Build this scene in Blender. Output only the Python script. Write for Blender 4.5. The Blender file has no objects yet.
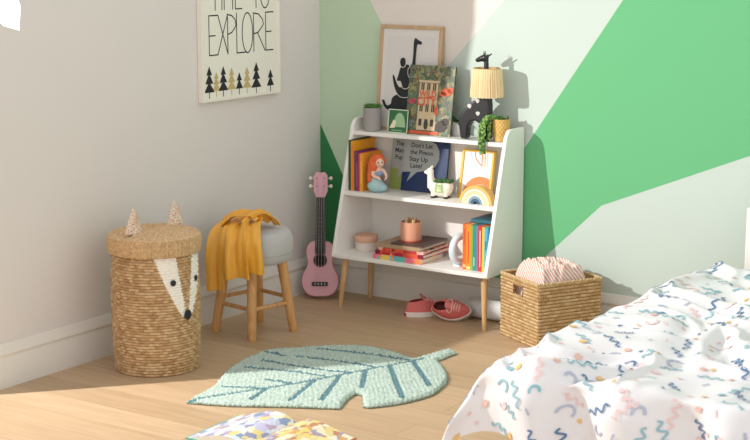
import bpy, bmesh, math, random
from mathutils import Vector, Matrix, noise
random.seed(7)
PI = math.pi
sc = bpy.context.scene
COL = sc.collection

# ------------------------------------------------------------------ camera, world, lights, exposure
cd = bpy.data.cameras.new('camera'); cam = bpy.data.objects.new('camera', cd); COL.objects.link(cam)
cam.location = (4.1989, -5.7522, 1.6425)
cam.rotation_euler = (PI/2 - .1833, 0, .5947)
cd.sensor_width = 36; cd.lens = 1532.6855/750*36
cd.clip_end = 60
cd.dof.use_dof = True; cd.dof.focus_distance = 6.7; cd.dof.aperture_fstop = 7.0
sc.camera = cam

w = bpy.data.worlds.new('world'); sc.world = w; w.use_nodes = True
nt_ = w.node_tree; wb = nt_.nodes['Background']
tc_ = nt_.nodes.new('ShaderNodeTexCoord'); sx_ = nt_.nodes.new('ShaderNodeSeparateXYZ'); rp_ = nt_.nodes.new('ShaderNodeValToRGB')
nt_.links.new(tc_.outputs['Generated'], sx_.inputs[0]); nt_.links.new(sx_.outputs['Z'], rp_.inputs[0])
rp_.color_ramp.elements[0].position = .0; rp_.color_ramp.elements[0].color = (1, .985, .97, 1)      # bright haze at the horizon
rp_.color_ramp.elements[1].position = .9; rp_.color_ramp.elements[1].color = (.55, .55, .55, 1)     # dimmer overhead
nt_.links.new(rp_.outputs[0], wb.inputs[0]); wb.inputs[1].default_value = 1.38

def lamp(name, kind, loc, energy, color, size=.01, target=None, linear=False):
    d = bpy.data.lights.new(name, kind); o = bpy.data.objects.new(name, d); COL.objects.link(o)
    o.location = loc; d.energy = energy; d.color = color
    if kind == 'AREA': d.size = size
    else: d.shadow_soft_size = size
    if target is not None:
        o.rotation_euler = (Vector(target)-Vector(loc)).to_track_quat('-Z', 'Y').to_euler()
    if linear:
        d.use_nodes = True; nt = d.node_tree
        em = nt.nodes['Emission']; lf = nt.nodes.new('ShaderNodeLightFalloff')
        lf.inputs['Strength'].default_value = 1.0
        nt.links.new(lf.outputs['Linear'], em.inputs['Strength'])
    return o
lamp('key_light', 'POINT', (-.20, -2.36, 1.62), 97, (1, .97, .945), .0045, linear=True)  # close point lamp as key light, read as a studio strobe

vs = sc.view_settings
vs.view_transform = 'Standard'; vs.look = 'None'; vs.gamma = 1; vs.exposure = 0.0
vs.use_curve_mapping = False

# ------------------------------------------------------------------ materials
def lin(h):
    h = h.lstrip('#'); out = []
    for i in (0, 2, 4):
        c = int(h[i:i+2], 16)/255
        out.append(c/12.92 if c <= .04045 else ((c+.055)/1.055)**2.4)
    return (*out, 1)
MC = {}
def mat(hexc, rough=.6, noise_amt=0, nscale=30, bump=0, bscale=200, sheen=0, metal=0, trans=0, stretch=None):
    key = (hexc, rough, noise_amt, nscale, bump, bscale, sheen, metal, trans, stretch)
    if key in MC: return MC[key]
    m = bpy.data.materials.new('paint_'+hexc.strip('#')); m.use_nodes = True
    nt = m.node_tree; b = nt.nodes['Principled BSDF']
    b.inputs['Base Color'].default_value = lin(hexc); b.inputs['Roughness'].default_value = rough
    b.inputs['Metallic'].default_value = metal
    if sheen: b.inputs['Sheen Weight'].default_value = sheen
    if trans: b.inputs['Transmission Weight'].default_value = trans
    if noise_amt or bump:
        tc = nt.nodes.new('ShaderNodeTexCoord'); mp = nt.nodes.new('ShaderNodeMapping')
        nt.links.new(tc.outputs['Object'], mp.inputs[0])
        if stretch: mp.inputs['Scale'].default_value = stretch
    if noise_amt:
        n = nt.nodes.new('ShaderNodeTexNoise'); n.inputs['Scale'].default_value = nscale; n.inputs['Detail'].default_value = 4
        nt.links.new(mp.outputs[0], n.inputs['Vector'])
        mx = nt.nodes.new('ShaderNodeMix'); mx.data_type = 'RGBA'
        c = lin(hexc)
        mx.inputs[6].default_value = tuple(max(0, v*(1-noise_amt)) for v in c[:3])+(1,)
        mx.inputs[7].default_value = tuple(min(1, v*(1+noise_amt)) for v in c[:3])+(1,)
        nt.links.new(n.outputs[0], mx.inputs[0]); nt.links.new(mx.outputs[2], b.inputs['Base Color'])
    if bump:
        n2 = nt.nodes.new('ShaderNodeTexNoise'); n2.inputs['Scale'].default_value = bscale; n2.inputs['Detail'].default_value = 3
        nt.links.new(mp.outputs[0], n2.inputs['Vector'])
        bp = nt.nodes.new('ShaderNodeBump'); bp.inputs['Strength'].default_value = bump; bp.inputs['Distance'].default_value = .002
        nt.links.new(n2.outputs[0], bp.inputs['Height']); nt.links.new(bp.outputs[0], b.inputs['Normal'])
    MC[key] = m
    return m
def wood(name, c1, c2, stretch=(1, 1, 8), scale=6, rough=.5):
    m = bpy.data.materials.new(name); m.use_nodes = True; nt = m.node_tree; b = nt.nodes['Principled BSDF']
    tc = nt.nodes.new('ShaderNodeTexCoord'); mp = nt.nodes.new('ShaderNodeMapping')
    mp.inputs['Scale'].default_value = tuple(scale/s for s in stretch)
    nt.links.new(tc.outputs['Object'], mp.inputs[0])
    n = nt.nodes.new('ShaderNodeTexNoise'); n.inputs['Scale'].default_value = 8; n.inputs['Detail'].default_value = 6; n.inputs['Distortion'].default_value = .6
    nt.links.new(mp.outputs[0], n.inputs['Vector'])
    r = nt.nodes.new('ShaderNodeValToRGB'); r.color_ramp.elements[0].position = .3; r.color_ramp.elements[1].position = .72
    r.color_ramp.elements[0].color = lin(c1); r.color_ramp.elements[1].color = lin(c2)
    nt.links.new(n.outputs[0], r.inputs[0]); nt.links.new(r.outputs[0], b.inputs['Base Color']); b.inputs['Roughness'].default_value = rough
    return m
def floor_material():
    m = bpy.data.materials.new('oak_planks'); m.use_nodes = True; nt = m.node_tree; b = nt.nodes['Principled BSDF']
    tc = nt.nodes.new('ShaderNodeTexCoord')
    br = nt.nodes.new('ShaderNodeTexBrick'); br.offset = .37; br.inputs['Scale'].default_value = 1
    br.inputs['Brick Width'].default_value = 1.5; br.inputs['Row Height'].default_value = .15
    br.inputs['Mortar Size'].default_value = .0012; br.inputs['Mortar Smooth'].default_value = .2; br.inputs['Bias'].default_value = 0
    br.inputs['Color1'].default_value = (.2, .2, .2, 1); br.inputs['Color2'].default_value = (.8, .8, .8, 1); br.inputs['Mortar'].default_value = (0, 0, 0, 1)
    nt.links.new(tc.outputs['Object'], br.inputs['Vector'])
    mp = nt.nodes.new('ShaderNodeMapping'); mp.inputs['Scale'].default_value = (1.2, 14, 1)
    nt.links.new(tc.outputs['Object'], mp.inputs[0])
    n = nt.nodes.new('ShaderNodeTexNoise'); n.inputs['Scale'].default_value = 3; n.inputs['Detail'].default_value = 7; n.inputs['Distortion'].default_value = .5
    nt.links.new(mp.outputs[0], n.inputs['Vector'])
    ad = nt.nodes.new('ShaderNodeMix'); ad.data_type = 'RGBA'; ad.blend_type = 'MIX'; ad.inputs[0].default_value = .40
    nt.links.new(n.outputs[0], ad.inputs[6]); nt.links.new(br.outputs[0], ad.inputs[7])
    r = nt.nodes.new('ShaderNodeValToRGB'); r.color_ramp.elements[0].position = .30; r.color_ramp.elements[1].position = .72
    r.color_ramp.elements[0].color = lin(FLOOR[0]); r.color_ramp.elements[1].color = lin(FLOOR[1])
    nt.links.new(ad.outputs[2], r.inputs[0])
    mx = nt.nodes.new('ShaderNodeMix'); mx.data_type = 'RGBA'; mx.inputs[7].default_value = lin(FLOOR[2])
    f2 = nt.nodes.new('ShaderNodeMath'); f2.operation = 'MULTIPLY'; f2.inputs[1].default_value = .6
    nt.links.new(br.outputs['Fac'], f2.inputs[0])
    nt.links.new(f2.outputs[0], mx.inputs[0]); nt.links.new(r.outputs[0], mx.inputs[6])
    nt.links.new(mx.outputs[2], b.inputs['Base Color']); b.inputs['Roughness'].default_value = .42
    return m
FLOOR = ('#b09270', '#caac8a', '#8b6b4e')
def voronoi_mat(name, cols, scale, rough=.5, stretch=(1, 1, 1), contrast=None):
    """patchwork of constant colours (printed art)"""
    m = bpy.data.materials.new(name); m.use_nodes = True; nt = m.node_tree; b = nt.nodes['Principled BSDF']
    tc = nt.nodes.new('ShaderNodeTexCoord'); mp = nt.nodes.new('ShaderNodeMapping'); mp.inputs['Scale'].default_value = stretch
    nt.links.new(tc.outputs['Object'], mp.inputs[0])
    nz = nt.nodes.new('ShaderNodeTexNoise'); nz.inputs['Scale'].default_value = scale*1.3
    nt.links.new(mp.outputs[0], nz.inputs['Vector'])
    va = nt.nodes.new('ShaderNodeVectorMath'); va.operation = 'MULTIPLY_ADD'; va.inputs[1].default_value = (.9/scale,)*3
    nt.links.new(nz.outputs['Color'], va.inputs[0]); nt.links.new(mp.outputs[0], va.inputs[2])
    v = nt.nodes.new('ShaderNodeTexVoronoi'); v.inputs['Scale'].default_value = scale
    nt.links.new(va.outputs[0], v.inputs['Vector'])
    sp = nt.nodes.new('ShaderNodeSeparateColor'); nt.links.new(v.outputs['Color'], sp.inputs[0])
    r = nt.nodes.new('ShaderNodeValToRGB'); r.color_ramp.interpolation = 'CONSTANT'
    while len(r.color_ramp.elements) < len(cols): r.color_ramp.elements.new(.5)
    for i, c in enumerate(cols):
        r.color_ramp.elements[i].position = i/len(cols); r.color_ramp.elements[i].color = lin(c)
    nt.links.new(sp.outputs[0], r.inputs[0]); nt.links.new(r.outputs[0], b.inputs['Base Color']); b.inputs['Roughness'].default_value = rough
    return m
def stripe_mat(name, c1, c2, scale, rough=.9, width=.5, distort=0, direction='X'):
    m = bpy.data.materials.new(name); m.use_nodes = True; nt = m.node_tree; b = nt.nodes['Principled BSDF']
    tc = nt.nodes.new('ShaderNodeTexCoord')
    wv = nt.nodes.new('ShaderNodeTexWave'); wv.bands_direction = direction; wv.inputs['Scale'].default_value = scale; wv.inputs['Distortion'].default_value = distort
    wv.inputs['Detail Scale'].default_value = .6
    nt.links.new(tc.outputs['Object'], wv.inputs['Vector'])
    r = nt.nodes.new('ShaderNodeValToRGB'); r.color_ramp.elements[0].position = width-.06; r.color_ramp.elements[1].position = width+.06
    r.color_ramp.elements[0].color = lin(c1); r.color_ramp.elements[1].color = lin(c2)
    nt.links.new(wv.outputs[0], r.inputs[0]); nt.links.new(r.outputs[0], b.inputs['Base Color']); b.inputs['Roughness'].default_value = rough
    return m

# ------------------------------------------------------------------ mesh helpers
EPS = .0004
class MB:
    def __init__(s): s.v = []; s.f = []; s.mi = []
    def add(s, vs, fs, m=0, X=None):
        b = len(s.v)
        s.v += [tuple(X @ Vector(p)) for p in vs] if X is not None else [tuple(p) for p in vs]
        for i, f in enumerate(fs):
            s.f.append([k+b for k in f]); s.mi.append(m[i] if isinstance(m, list) else m)
    def box(s, x0, x1, y0, y1, z0, z1, m=0, X=None):
        v = [(x, y, z) for z in (z0, z1) for y in (y0, y1) for x in (x0, x1)]
        s.add(v, [(0, 2, 3, 1), (4, 5, 7, 6), (0, 1, 5, 4), (2, 6, 7, 3), (0, 4, 6, 2), (1, 3, 7, 5)], m, X)
    def prism(s, poly, z0, z1, m=0, X=None):
        n = len(poly); a = sum(poly[i][0]*poly[(i+1) % n][1]-poly[(i+1) % n][0]*poly[i][1] for i in range(n))
        if a < 0: poly = poly[::-1]
        v = [(x, y, z0) for x, y in poly]+[(x, y, z1) for x, y in poly]
        s.add(v, [tuple(range(n-1, -1, -1)), tuple(range(n, 2*n))]+[(i, (i+1) % n, n+(i+1) % n, n+i) for i in range(n)], m, X)
    def lathe(s, prof, n=32, m=0, X=None, fn=None):
        v = []; f = []
        for j, (r, z) in enumerate(prof):
            for i in range(n):
                a = 2*PI*i/n; rr = fn(r, z, a) if fn else r
                v.append((rr*math.cos(a), rr*math.sin(a), z))
        for j in range(len(prof)-1):
            for i in range(n):
                k = (i+1) % n
                f.append((j*n+i, j*n+k, (j+1)*n+k, (j+1)*n+i))
        if prof[0][0] > 1e-5: f.append(tuple(range(n-1, -1, -1)))
        if prof[-1][0] > 1e-5: f.append(tuple((len(prof)-1)*n+i for i in range(n)))
        s.add(v, f, m, X)
    def tube(s, pts, rad, n=10, m=0, X=None, caps=True, closed=False):
        P = [Vector(p) for p in pts]; N = len(P)
        if not isinstance(rad, (list, tuple)): rad = [rad]*N
        T = []
        for i in range(N):
            a = P[(i-1) % N] if (closed or i > 0) else P[i]; b = P[(i+1) % N] if (closed or i < N-1) else P[i]
            T.append((b-a).normalized())
        up = Vector((0, 0, 1)) if abs(T[0].z) < .9 else Vector((1, 0, 0))
        nrm = (up-T[0]*up.dot(T[0])).normalized(); v = []
        for i in range(N):
            nrm = (nrm-T[i]*nrm.dot(T[i])).normalized(); bi = T[i].cross(nrm)
            for k in range(n):
                a = 2*PI*k/n; v.append(P[i]+(nrm*math.cos(a)+bi*math.sin(a))*rad[i])
        f = []
        for i in range(N if closed else N-1):
            j = (i+1) % N
            for k in range(n):
                l = (k+1) % n; f.append((i*n+k, i*n+l, j*n+l, j*n+k))
        if caps and not closed:
            f.append(tuple(range(n-1, -1, -1))); f.append(tuple((N-1)*n+k for k in range(n)))
        s.add(v, f, m, X)
    def grid(s, nu, nv, fn, m=0, X=None, wrap=False, mfn=None):
        v = [fn(i/nu, j/nv) for j in range(nv+1) for i in range(nu if wrap else nu+1)]
        W = nu if wrap else nu+1; f = []; mm = []
        for j in range(nv):
            for i in range(nu):
                k = (i+1) % W; f.append((j*W+i, j*W+k, (j+1)*W+k, (j+1)*W+i))
                mm.append(mfn((i+.5)/nu, (j+.5)/nv) if mfn else m)
        s.add(v, f, mm, X)
    def ell(s, c, r, m=0, X=None, nu=18, nv=10):
        prof = [(math.sin(PI*j/nv), -math.cos(PI*j/nv)) for j in range(nv+1)]
        T = Matrix.Translation(c) @ Matrix.Diagonal((*(r if isinstance(r, (tuple, list)) else (r, r, r)), 1))
        s.lathe([(max(a, 1e-6), b) for a, b in prof], nu, m, (X @ T) if X is not None else T)
    def flat(s, poly, X, layer=1, m=0):
        n = len(poly); a = sum(poly[i][0]*poly[(i+1) % n][1]-poly[(i+1) % n][0]*poly[i][1] for i in range(n))
        if a < 0: poly = poly[::-1]
        s.add([(x, y, layer*EPS) for x, y in poly], [tuple(range(n))], m, X)
    def rect(s, x0, x1, y0, y1, X, layer=1, m=0): s.flat([(x0, y0), (x1, y0), (x1, y1), (x0, y1)], X, layer, m)
    def disc(s, cx, cy, rx, ry, X, layer=1, m=0, n=20, a0=0, a1=2*PI):
        s.flat([(cx+rx*math.cos(a0+(a1-a0)*i/n), cy+ry*math.sin(a0+(a1-a0)*i/n)) for i in range(n if abs(a1-a0-2*PI) < 1e-6 else n+1)], X, layer, m)
    def arcband(s, cx, cy, r0, r1, X, layer, m, a0=0, a1=PI, n=20):
        s.flat([(cx+r1*math.cos(a0+(a1-a0)*i/n), cy+r1*math.sin(a0+(a1-a0)*i/n)) for i in range(n+1)] +
               [(cx+r0*math.cos(a1+(a0-a1)*i/n), cy+r0*math.sin(a1+(a0-a1)*i/n)) for i in range(n+1)], X, layer, m)
    def stroke(s, pts, wd, X, layer=1, m=0):
        for i in range(len(pts)-1):
            a = Vector(pts[i]); b = Vector(pts[i+1]); d = (b-a).normalized(); p = Vector((-d.y, d.x))*wd/2; e = d*wd*.4
            s.flat([tuple(a-e-p), tuple(b+e-p), tuple(b+e+p), tuple(a-e+p)], X, layer, m)
    def text(s, body, X, size, x=0, y=0, layer=2, m=0, sx=1, bold=0):
        c = bpy.data.curves.new('lettering', 'FONT'); c.body = body; c.size = size; c.align_x = 'CENTER'; c.align_y = 'CENTER'; c.offset = bold; c.resolution_u = 3
        o = bpy.data.objects.new('lettering', c); COL.objects.link(o)
        dg = bpy.context.evaluated_depsgraph_get(); me = bpy.data.meshes.new_from_object(o.evaluated_get(dg))
        s.add([(v.co.x*sx+x, v.co.y+y, layer*EPS) for v in me.vertices], [tuple(p.vertices) for p in me.polygons], m, X)
        bpy.data.objects.remove(o); bpy.data.curves.remove(c); bpy.data.meshes.remove(me)
    def build(s, name, mats, parent=None, smooth=None, bevel=0, seg=2, remesh=0, solid=0, subsurf=0, world=False, origin=None, smooths=0, soff=-1):
        me = bpy.data.meshes.new(name)
        v = s.v
        if world and parent is not None:
            inv = mtx(parent).inverted(); v = [tuple(inv @ Vector(p)) for p in v]
        if origin is not None: v = [(p[0]-origin[0], p[1]-origin[1], p[2]-origin[2]) for p in v]
        me.from_pydata(v, [], s.f)
        if not isinstance(mats, (list, tuple)): mats = [mats]
        for m in mats: me.materials.append(m)
        me.polygons.foreach_set('material_index', s.mi); me.update()
        if smooth is not None:
            me.polygons.foreach_set('use_smooth', [True]*len(me.polygons))
            if smooth < 180: me.set_sharp_from_angle(angle=math.radians(smooth))
        o = bpy.data.objects.new(name, me); COL.objects.link(o)
        if parent is not None: o.parent = parent
        if origin is not None: o.location = origin
        if remesh:
            r = o.modifiers.new('remesh', 'REMESH'); r.mode = 'VOXEL'; r.voxel_size = remesh; r.use_smooth_shade = True
            if smooths:
                q = o.modifiers.new('smooth', 'SMOOTH'); q.iterations = smooths; q.factor = .5
        if solid:
            q = o.modifiers.new('solid', 'SOLIDIFY'); q.thickness = solid; q.offset = soff
        if bevel:
            q = o.modifiers.new('bevel', 'BEVEL'); q.width = bevel; q.segments = seg; q.limit_method = 'ANGLE'; q.angle_limit = math.radians(40)
        if subsurf:
            q = o.modifiers.new('sub', 'SUBSURF'); q.levels = subsurf; q.render_levels = subsurf
        return o
def mtx(o): return Matrix.LocRotScale(o.location, o.rotation_euler, o.scale)
def tag(o, label, cat, group=None):
    o['label'] = label; o['category'] = cat
    if group: o['group'] = group
    return o
def thing(name, label, cat, loc, rz=0, group=None, rx=0, ry=0):
    o = bpy.data.objects.new(name, None); COL.objects.link(o); o.empty_display_size = .05
    o.location = loc; o.rotation_euler = (rx, ry, rz)
    return tag(o, label, cat, group)
def struct(o): o['kind'] = 'structure'; return o
def FRONT(x=0, y=0, z=0): return Matrix(((1, 0, 0, x), (0, 0, -1, y), (0, 1, 0, z), (0, 0, 0, 1)))      # u=+X v=+Z n=-Y
def EAST(x=0, y=0, z=0): return Matrix(((0, 0, 1, x), (1, 0, 0, y), (0, 1, 0, z), (0, 0, 0, 1)))        # u=+Y v=+Z n=+X
def TOP(x=0, y=0, z=0): return Matrix.Translation((x, y, z))
def rpoly(x0, x1, y0, y1, r, n=5):
    p = []
    for cx, cy, a in ((x1-r, y0+r, -PI/2), (x1-r, y1-r, 0), (x0+r, y1-r, PI/2), (x0+r, y0+r, PI)):
        p += [(cx+r*math.cos(a+PI/2*i/n), cy+r*math.sin(a+PI/2*i/n)) for i in range(n+1)]
    return p
def lerp(a, b, t): return a+(b-a)*t
def sstep(a, b, x):
    t = min(1, max(0, (x-a)/(b-a))); return t*t*(3-2*t)
def catmull(pts, n=8):
    P = [Vector(p) for p in pts]; out = []
    for i in range(len(P)-1):
        p0 = P[max(i-1, 0)]; p1 = P[i]; p2 = P[i+1]; p3 = P[min(i+2, len(P)-1)]
        for k in range(n):
            t = k/n
            out.append(.5*((2*p1)+(p2-p0)*t+(2*p0-5*p1+4*p2-p3)*t*t+(3*p1-p0-3*p2+p3)*t**3))
    out.append(P[-1]); return out
def catclosed(pts, n=6):
    P = [Vector(p) for p in pts]; N = len(P); out = []
    for i in range(N):
        p0 = P[i-1]; p1 = P[i]; p2 = P[(i+1) % N]; p3 = P[(i+2) % N]
        for k in range(n):
            t = k/n
            out.append(.5*((2*p1)+(p2-p0)*t+(2*p0-5*p1+4*p2-p3)*t*t+(3*p1-p0-3*p2+p3)*t**3))
    return out

# ------------------------------------------------------------------ shared materials
M_WALLL = mat('#dad6d2', .9, bump=.05, bscale=300)
M_WHITEWALL = mat('#ddd6ce', .9)
M_MINT = mat('#c0cdc4', .9)
M_SAGE = mat('#bbd0b4', .9)
M_GREEN = mat('#66b27c', .9)
M_DGREEN = mat('#2f7d48', .9)  # corner green, darkened so the colour carries the corner's deeper shade
M_TRIM = mat('#e0dcd4', .5)
M_WHITE = mat('#ebe8e2', .45)
M_OAK = wood('pale_oak', '#c39a68', '#dcb684', (1, 1, 9), 8)
M_BLACK = mat('#17171a', .4)
M_PAGES = mat('#e9e0cf', .8, .06, 60)

# ------------------------------------------------------------------ the room
b = MB(); b.box(-1.5, 5.5, -6.5, .2, -.05, 0); struct(b.build('floor', floor_material()))
# left wall, plus an invented parapet and opening cut to shape the key light
b = MB(); b.prism([(.1, -.05), (.1, 2.6), (-1.9017, 2.6), (-1.9017, 1.5511), (-1.8356, 1.3933), (-1.8457, 1.3057), (-1.9185, 1.3253), (-1.9836, 1.3655), (-2.1168, 1.3656), (-2.1323, 1.3716), (-2.1319, 1.2025), (-2.1359, 0.3000), (-2.1919, 0.1000), (-3.6, .05), (-3.6, -.05)], -.09, 0, 0, EAST())
struct(b.build('wall_left', M_WALLL))
X = FRONT(0, 0, 0)
b = MB(); b.box(-.09, 5.5, 0, .1, -.05, 2.6, 0)
b.flat([(0, 1.814), (.548, .927), (2.14, 2.6), (0, 2.6)], X, 1, 1)
b.flat([(0, .782), (0, 1.814), (.548, .927), (.548, .6), (.30, .236)], X, 1, 4)
b.flat([(0, 0), (.43, 0), (0, .782)], X, 2, 2)
b.flat([(.9, .12), (1.06, .717), (2.354, 2.6), (5.5, 2.6), (5.5, 2.2), (1.45, .535), (1.10, .20), (1.0, .1)], X, 1, 3)
struct(b.build('wall_back', [M_MINT, M_WHITEWALL, M_DGREEN, M_GREEN, M_SAGE]))
def skirting(name, X, L):
    prof = [(0, 0), (.016, 0), (.016, .105), (.013, .112), (.013, .120), (.017, .126), (.014, .140), (.009, .148), (.007, .160), (.004, .165), (0, .165)]
    b = MB(); b.prism(prof, 0, L, 0, X); return struct(b.build(name, M_TRIM, smooth=35))
skirting('baseboard_left', Matrix(((1, 0, 0, 0), (0, 0, 1, -2.05), (0, 1, 0, 0), (0, 0, 0, 1))), 2.05)
skirting('baseboard_back', Matrix(((0, 0, 1, .016), (-1, 0, 0, 0), (0, 1, 0, 0), (0, 0, 0, 1))), 5.4)

# ------------------------------------------------------------------ bookcase
XL, XR = .285, 1.085
fy = lambda z: -.318+.2716*(z-.231)
bc = thing('bookcase', 'white sloping open bookcase on tapered oak legs against the green wall', 'bookcase', (.685, -.16, 0))
for x0 in (XL, XR-.017):
    r = .03; top = [(-.009, .231), (-.009, .841)]
    zt = .841; pts = [(-.009, .231), (-.009, zt)]
    yt = fy(zt)
    pts += [(yt+.035, zt), (yt+.018, zt-.003), (yt+.006, zt-.012), (fy(zt-.03), zt-.03)]
    pts += [(fy(.255), .255), (fy(.238)+.001, .238), (fy(.231)+.008, .231)]
    b = MB(); b.prism(pts, x0, x0+.017, 0, Matrix(((0, 0, 1, 0), (1, 0, 0, 0), (0, 1, 0, 0), (0, 0, 0, 1))))
    b.build('side_panel', M_WHITE, bc, bevel=.002, world=True)
for z in (.249, .5225, .786):
    b = MB(); b.box(XL+.016, XR-.016, -.012, fy(z)+.001, z-.017, z); b.build('shelf', M_WHITE, bc, bevel=.0015, world=True)
b = MB(); b.box(XL+.016, XR-.016, -.012, -.008, .233, .784); b.build('back_panel', M_WHITE, bc, world=True)
for fx, fyy, tx, ty in ((1.058, -.283, 1.042, -.262), (.311, -.283, .330, -.262), (.311, -.045, .330, -.060), (1.058, -.045, 1.042, -.060)):
    b = MB(); b.tube([(fx, fyy, 0), (fx, fyy, .004), lerp(Vector((fx, fyy, 0)), Vector((tx, ty, .232)), .5), (tx, ty, .232)], [.0085, .0095, .0125, .0155], 16)
    b.build('leg', M_OAK, bc, smooth=50, world=True)

# ------------------------------------------------------------------ wall canvas
wp = thing('wall_print', 'white framed print with tall black lettering above a row of pine trees', 'picture', (0, -.578, .95))
y0, y1, z0, z1 = -.853, -.322, .952, 1.62
b = MB()
for a in ((y0, y1, z0, z0+.012), (y0, y1, z1-.012, z1), (y0, y0+.012, z0+.012, z1-.012), (y1-.012, y1, z0+.012, z1-.012)):
    b.box(.001, .028, a[0], a[1], a[2], a[3])
b.build('picture_frame', mat('#e9e4d8', .5), wp, bevel=.001, world=True)
X = EAST(.024, 0, 0)
b = MB(); b.box(.002, .024, y0+.012, y1-.012, z0+.012, z1-.012)
K = 1
sw = .0054
def st(pts, wd=sw): b.stroke(pts, wd, X, 1, K)
zb, ztp = 1.147, 1.312; zm = 1.228
st([(-.745, ztp), (-.804, ztp), (-.804, zb), (-.750, zb)]); st([(-.804, zm), (-.764, zm)])
st([(-.745, ztp), (-.682, zb)]); st([(-.682, ztp), (-.748, zb)])
st([(-.682, ztp+.002), (-.682, zb)]); st([(-.682, ztp), (-.655, ztp-.004), (-.632, ztp-.022), (-.626, ztp-.045), (-.634, zm+.025), (-.655, zm+.008), (-.682, zm)])
st([(-.622, ztp+.004), (-.622, zb), (-.566, zb)])
st([(-.549+.036*math.cos(2*PI*i/20), (ztp+zb)/2+.086*math.sin(2*PI*i/20)) for i in range(21)])
st([(-.506, zb), (-.506, ztp)]); st([(-.506, ztp), (-.470, ztp-.006), (-.443, ztp-.030), (-.438, ztp-.05), (-.450, zm+.02), (-.475, zm), (-.506, zm-.006)]); st([(-.478, zm-.004), (-.428, zb)])
st([(-.367, ztp), (-.422, ztp), (-.422, zb), (-.372, zb)]); st([(-.422, zm), (-.383, zm)])
z2, z3 = 1.334, 1.50
st([(-.80, z3), (-.72, z3)]); st([(-.761, z2), (-.761, z3)]); st([(-.717, z2), (-.717, z3)])
st([(-.702, z2), (-.702, z3), (-.674, z2+.06), (-.646, z3), (-.646, z2)])
st([(-.585, z2), (-.628, z2), (-.628, z3), (-.585, z3)]); st([(-.628, (z2+z3)/2), (-.592, (z2+z3)/2)])
st([(-.525, z3), (-.448, z3)]); st([(-.487, z2), (-.487, z3)])
st([(-.425+.036*math.cos(2*PI*i/20), (z2+z3)/2+.086*math.sin(2*PI*i/20)) for i in range(21)])
for yy, zt, zb_, tiers, m, s in ((-.763, 1.075, .972, 3, 2, .8), (-.662, 1.087, .969, 3, 2, .9), (-.557, 1.083, .968, 3, 2, .9), (-.809, 1.103, .966, 3, 1, 1), (-.717, 1.097, .968, 3, 1, .95), (-.610, 1.064, .968, 2, 1, .8), (-.493, 1.099, .964, 3, 1, 1.05), (-.393, 1.062, .964, 2, 1, .85)):
    b.rect(yy-.0025, yy+.0025, zb_, zb_+.045, X, 1, m)
    bot = zb_+.026; h = zt-bot
    for k in range(tiers):
        lo = bot+h*k/tiers*.98; hi = lo+h/tiers*1.25 if k < tiers-1 else zt
        hw = s*(.034-.008*k if tiers == 3 else .030-.008*k)
        b.flat([(yy-hw, lo), (yy+hw, lo), (yy, hi)], X, 2+k, m)
b.build('print', [mat('#e6e7da', .8), mat('#26262a', .8), mat('#c2ad74', .8)], wp, world=True)
wp.location.y -= .012; wp.location.z += .003

# ------------------------------------------------------------------ books
def book(label, loc, w, h, d, cover, rz=0, marks=(), rx=0, ry=0, name='picture_book', cat='book', group=None, pages=None, lie=None):
    """upright book: spine towards -Y, thickness along X, height Z, depth Y; lie: matrix laying it flat"""
    t = thing(name, label, cat, loc, rz, group, rx, ry)
    L = lie or Matrix()
    b = MB(); th = min(.0025, w*.18)
    b.box(-w/2, -w/2+th, 0, d, 0, h, 0, L); b.box(w/2-th, w/2, 0, d, 0, h, 0, L); b.box(-w/2+th, w/2-th, 0, th, 0, h, 0, L)
    mats = [mat(cover, .45)]
    X = L @ FRONT(0, 0, 0)
    for (c, a0, a1, f0, f1) in marks:
        m = mat(c, .5)
        if m not in mats: mats.append(m)
        b.rect(-w/2*f1, w/2*f1 if f0 is None else w/2*f0, h*a0, h*a1, X, 1, mats.index(m))
    b.build('cover', mats, t)
    b = MB(); b.box(-w/2+th, w/2-th, th, d-.004, .003, h-.003, 0, L); b.build('pages', pages or M_PAGES, t)
    return t
# middle shelf, upright group at its end
Z = .5225; x = .304
for wd, hh, cc, lab, mk, dd in (
    (.012, .226, '#24523a', 'dark green thin book upright against the bookcase side panel', (), .16),
    (.015, .222, '#e29a16', 'tall yellow book upright on the middle shelf beside the green one', (('#e8742a', 0, .93, .5, .5),), .17),
    (.008, .178, '#7c5b3a', 'thin brown book between the tall yellow and purple books', (), .15),
    (.015, .178, '#71316e', 'purple spined book in the upright row on the middle shelf', (('#b65a86', .1, .7, .3, .3),), .15),
    (.006, .172, '#d0473a', 'thin red book between the purple and orange yellow books', (), .15),
    (.016, .170, '#e79a2c', 'orange yellow book behind the red haired figurine', (('#f0c158', .2, .8, .4, .4),), .15)):
    book(lab, (x+wd/2, -.205, Z), wd, hh, dd, cc, marks=mk, group='upright books on the middle shelf'); x += wd+.001
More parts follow.
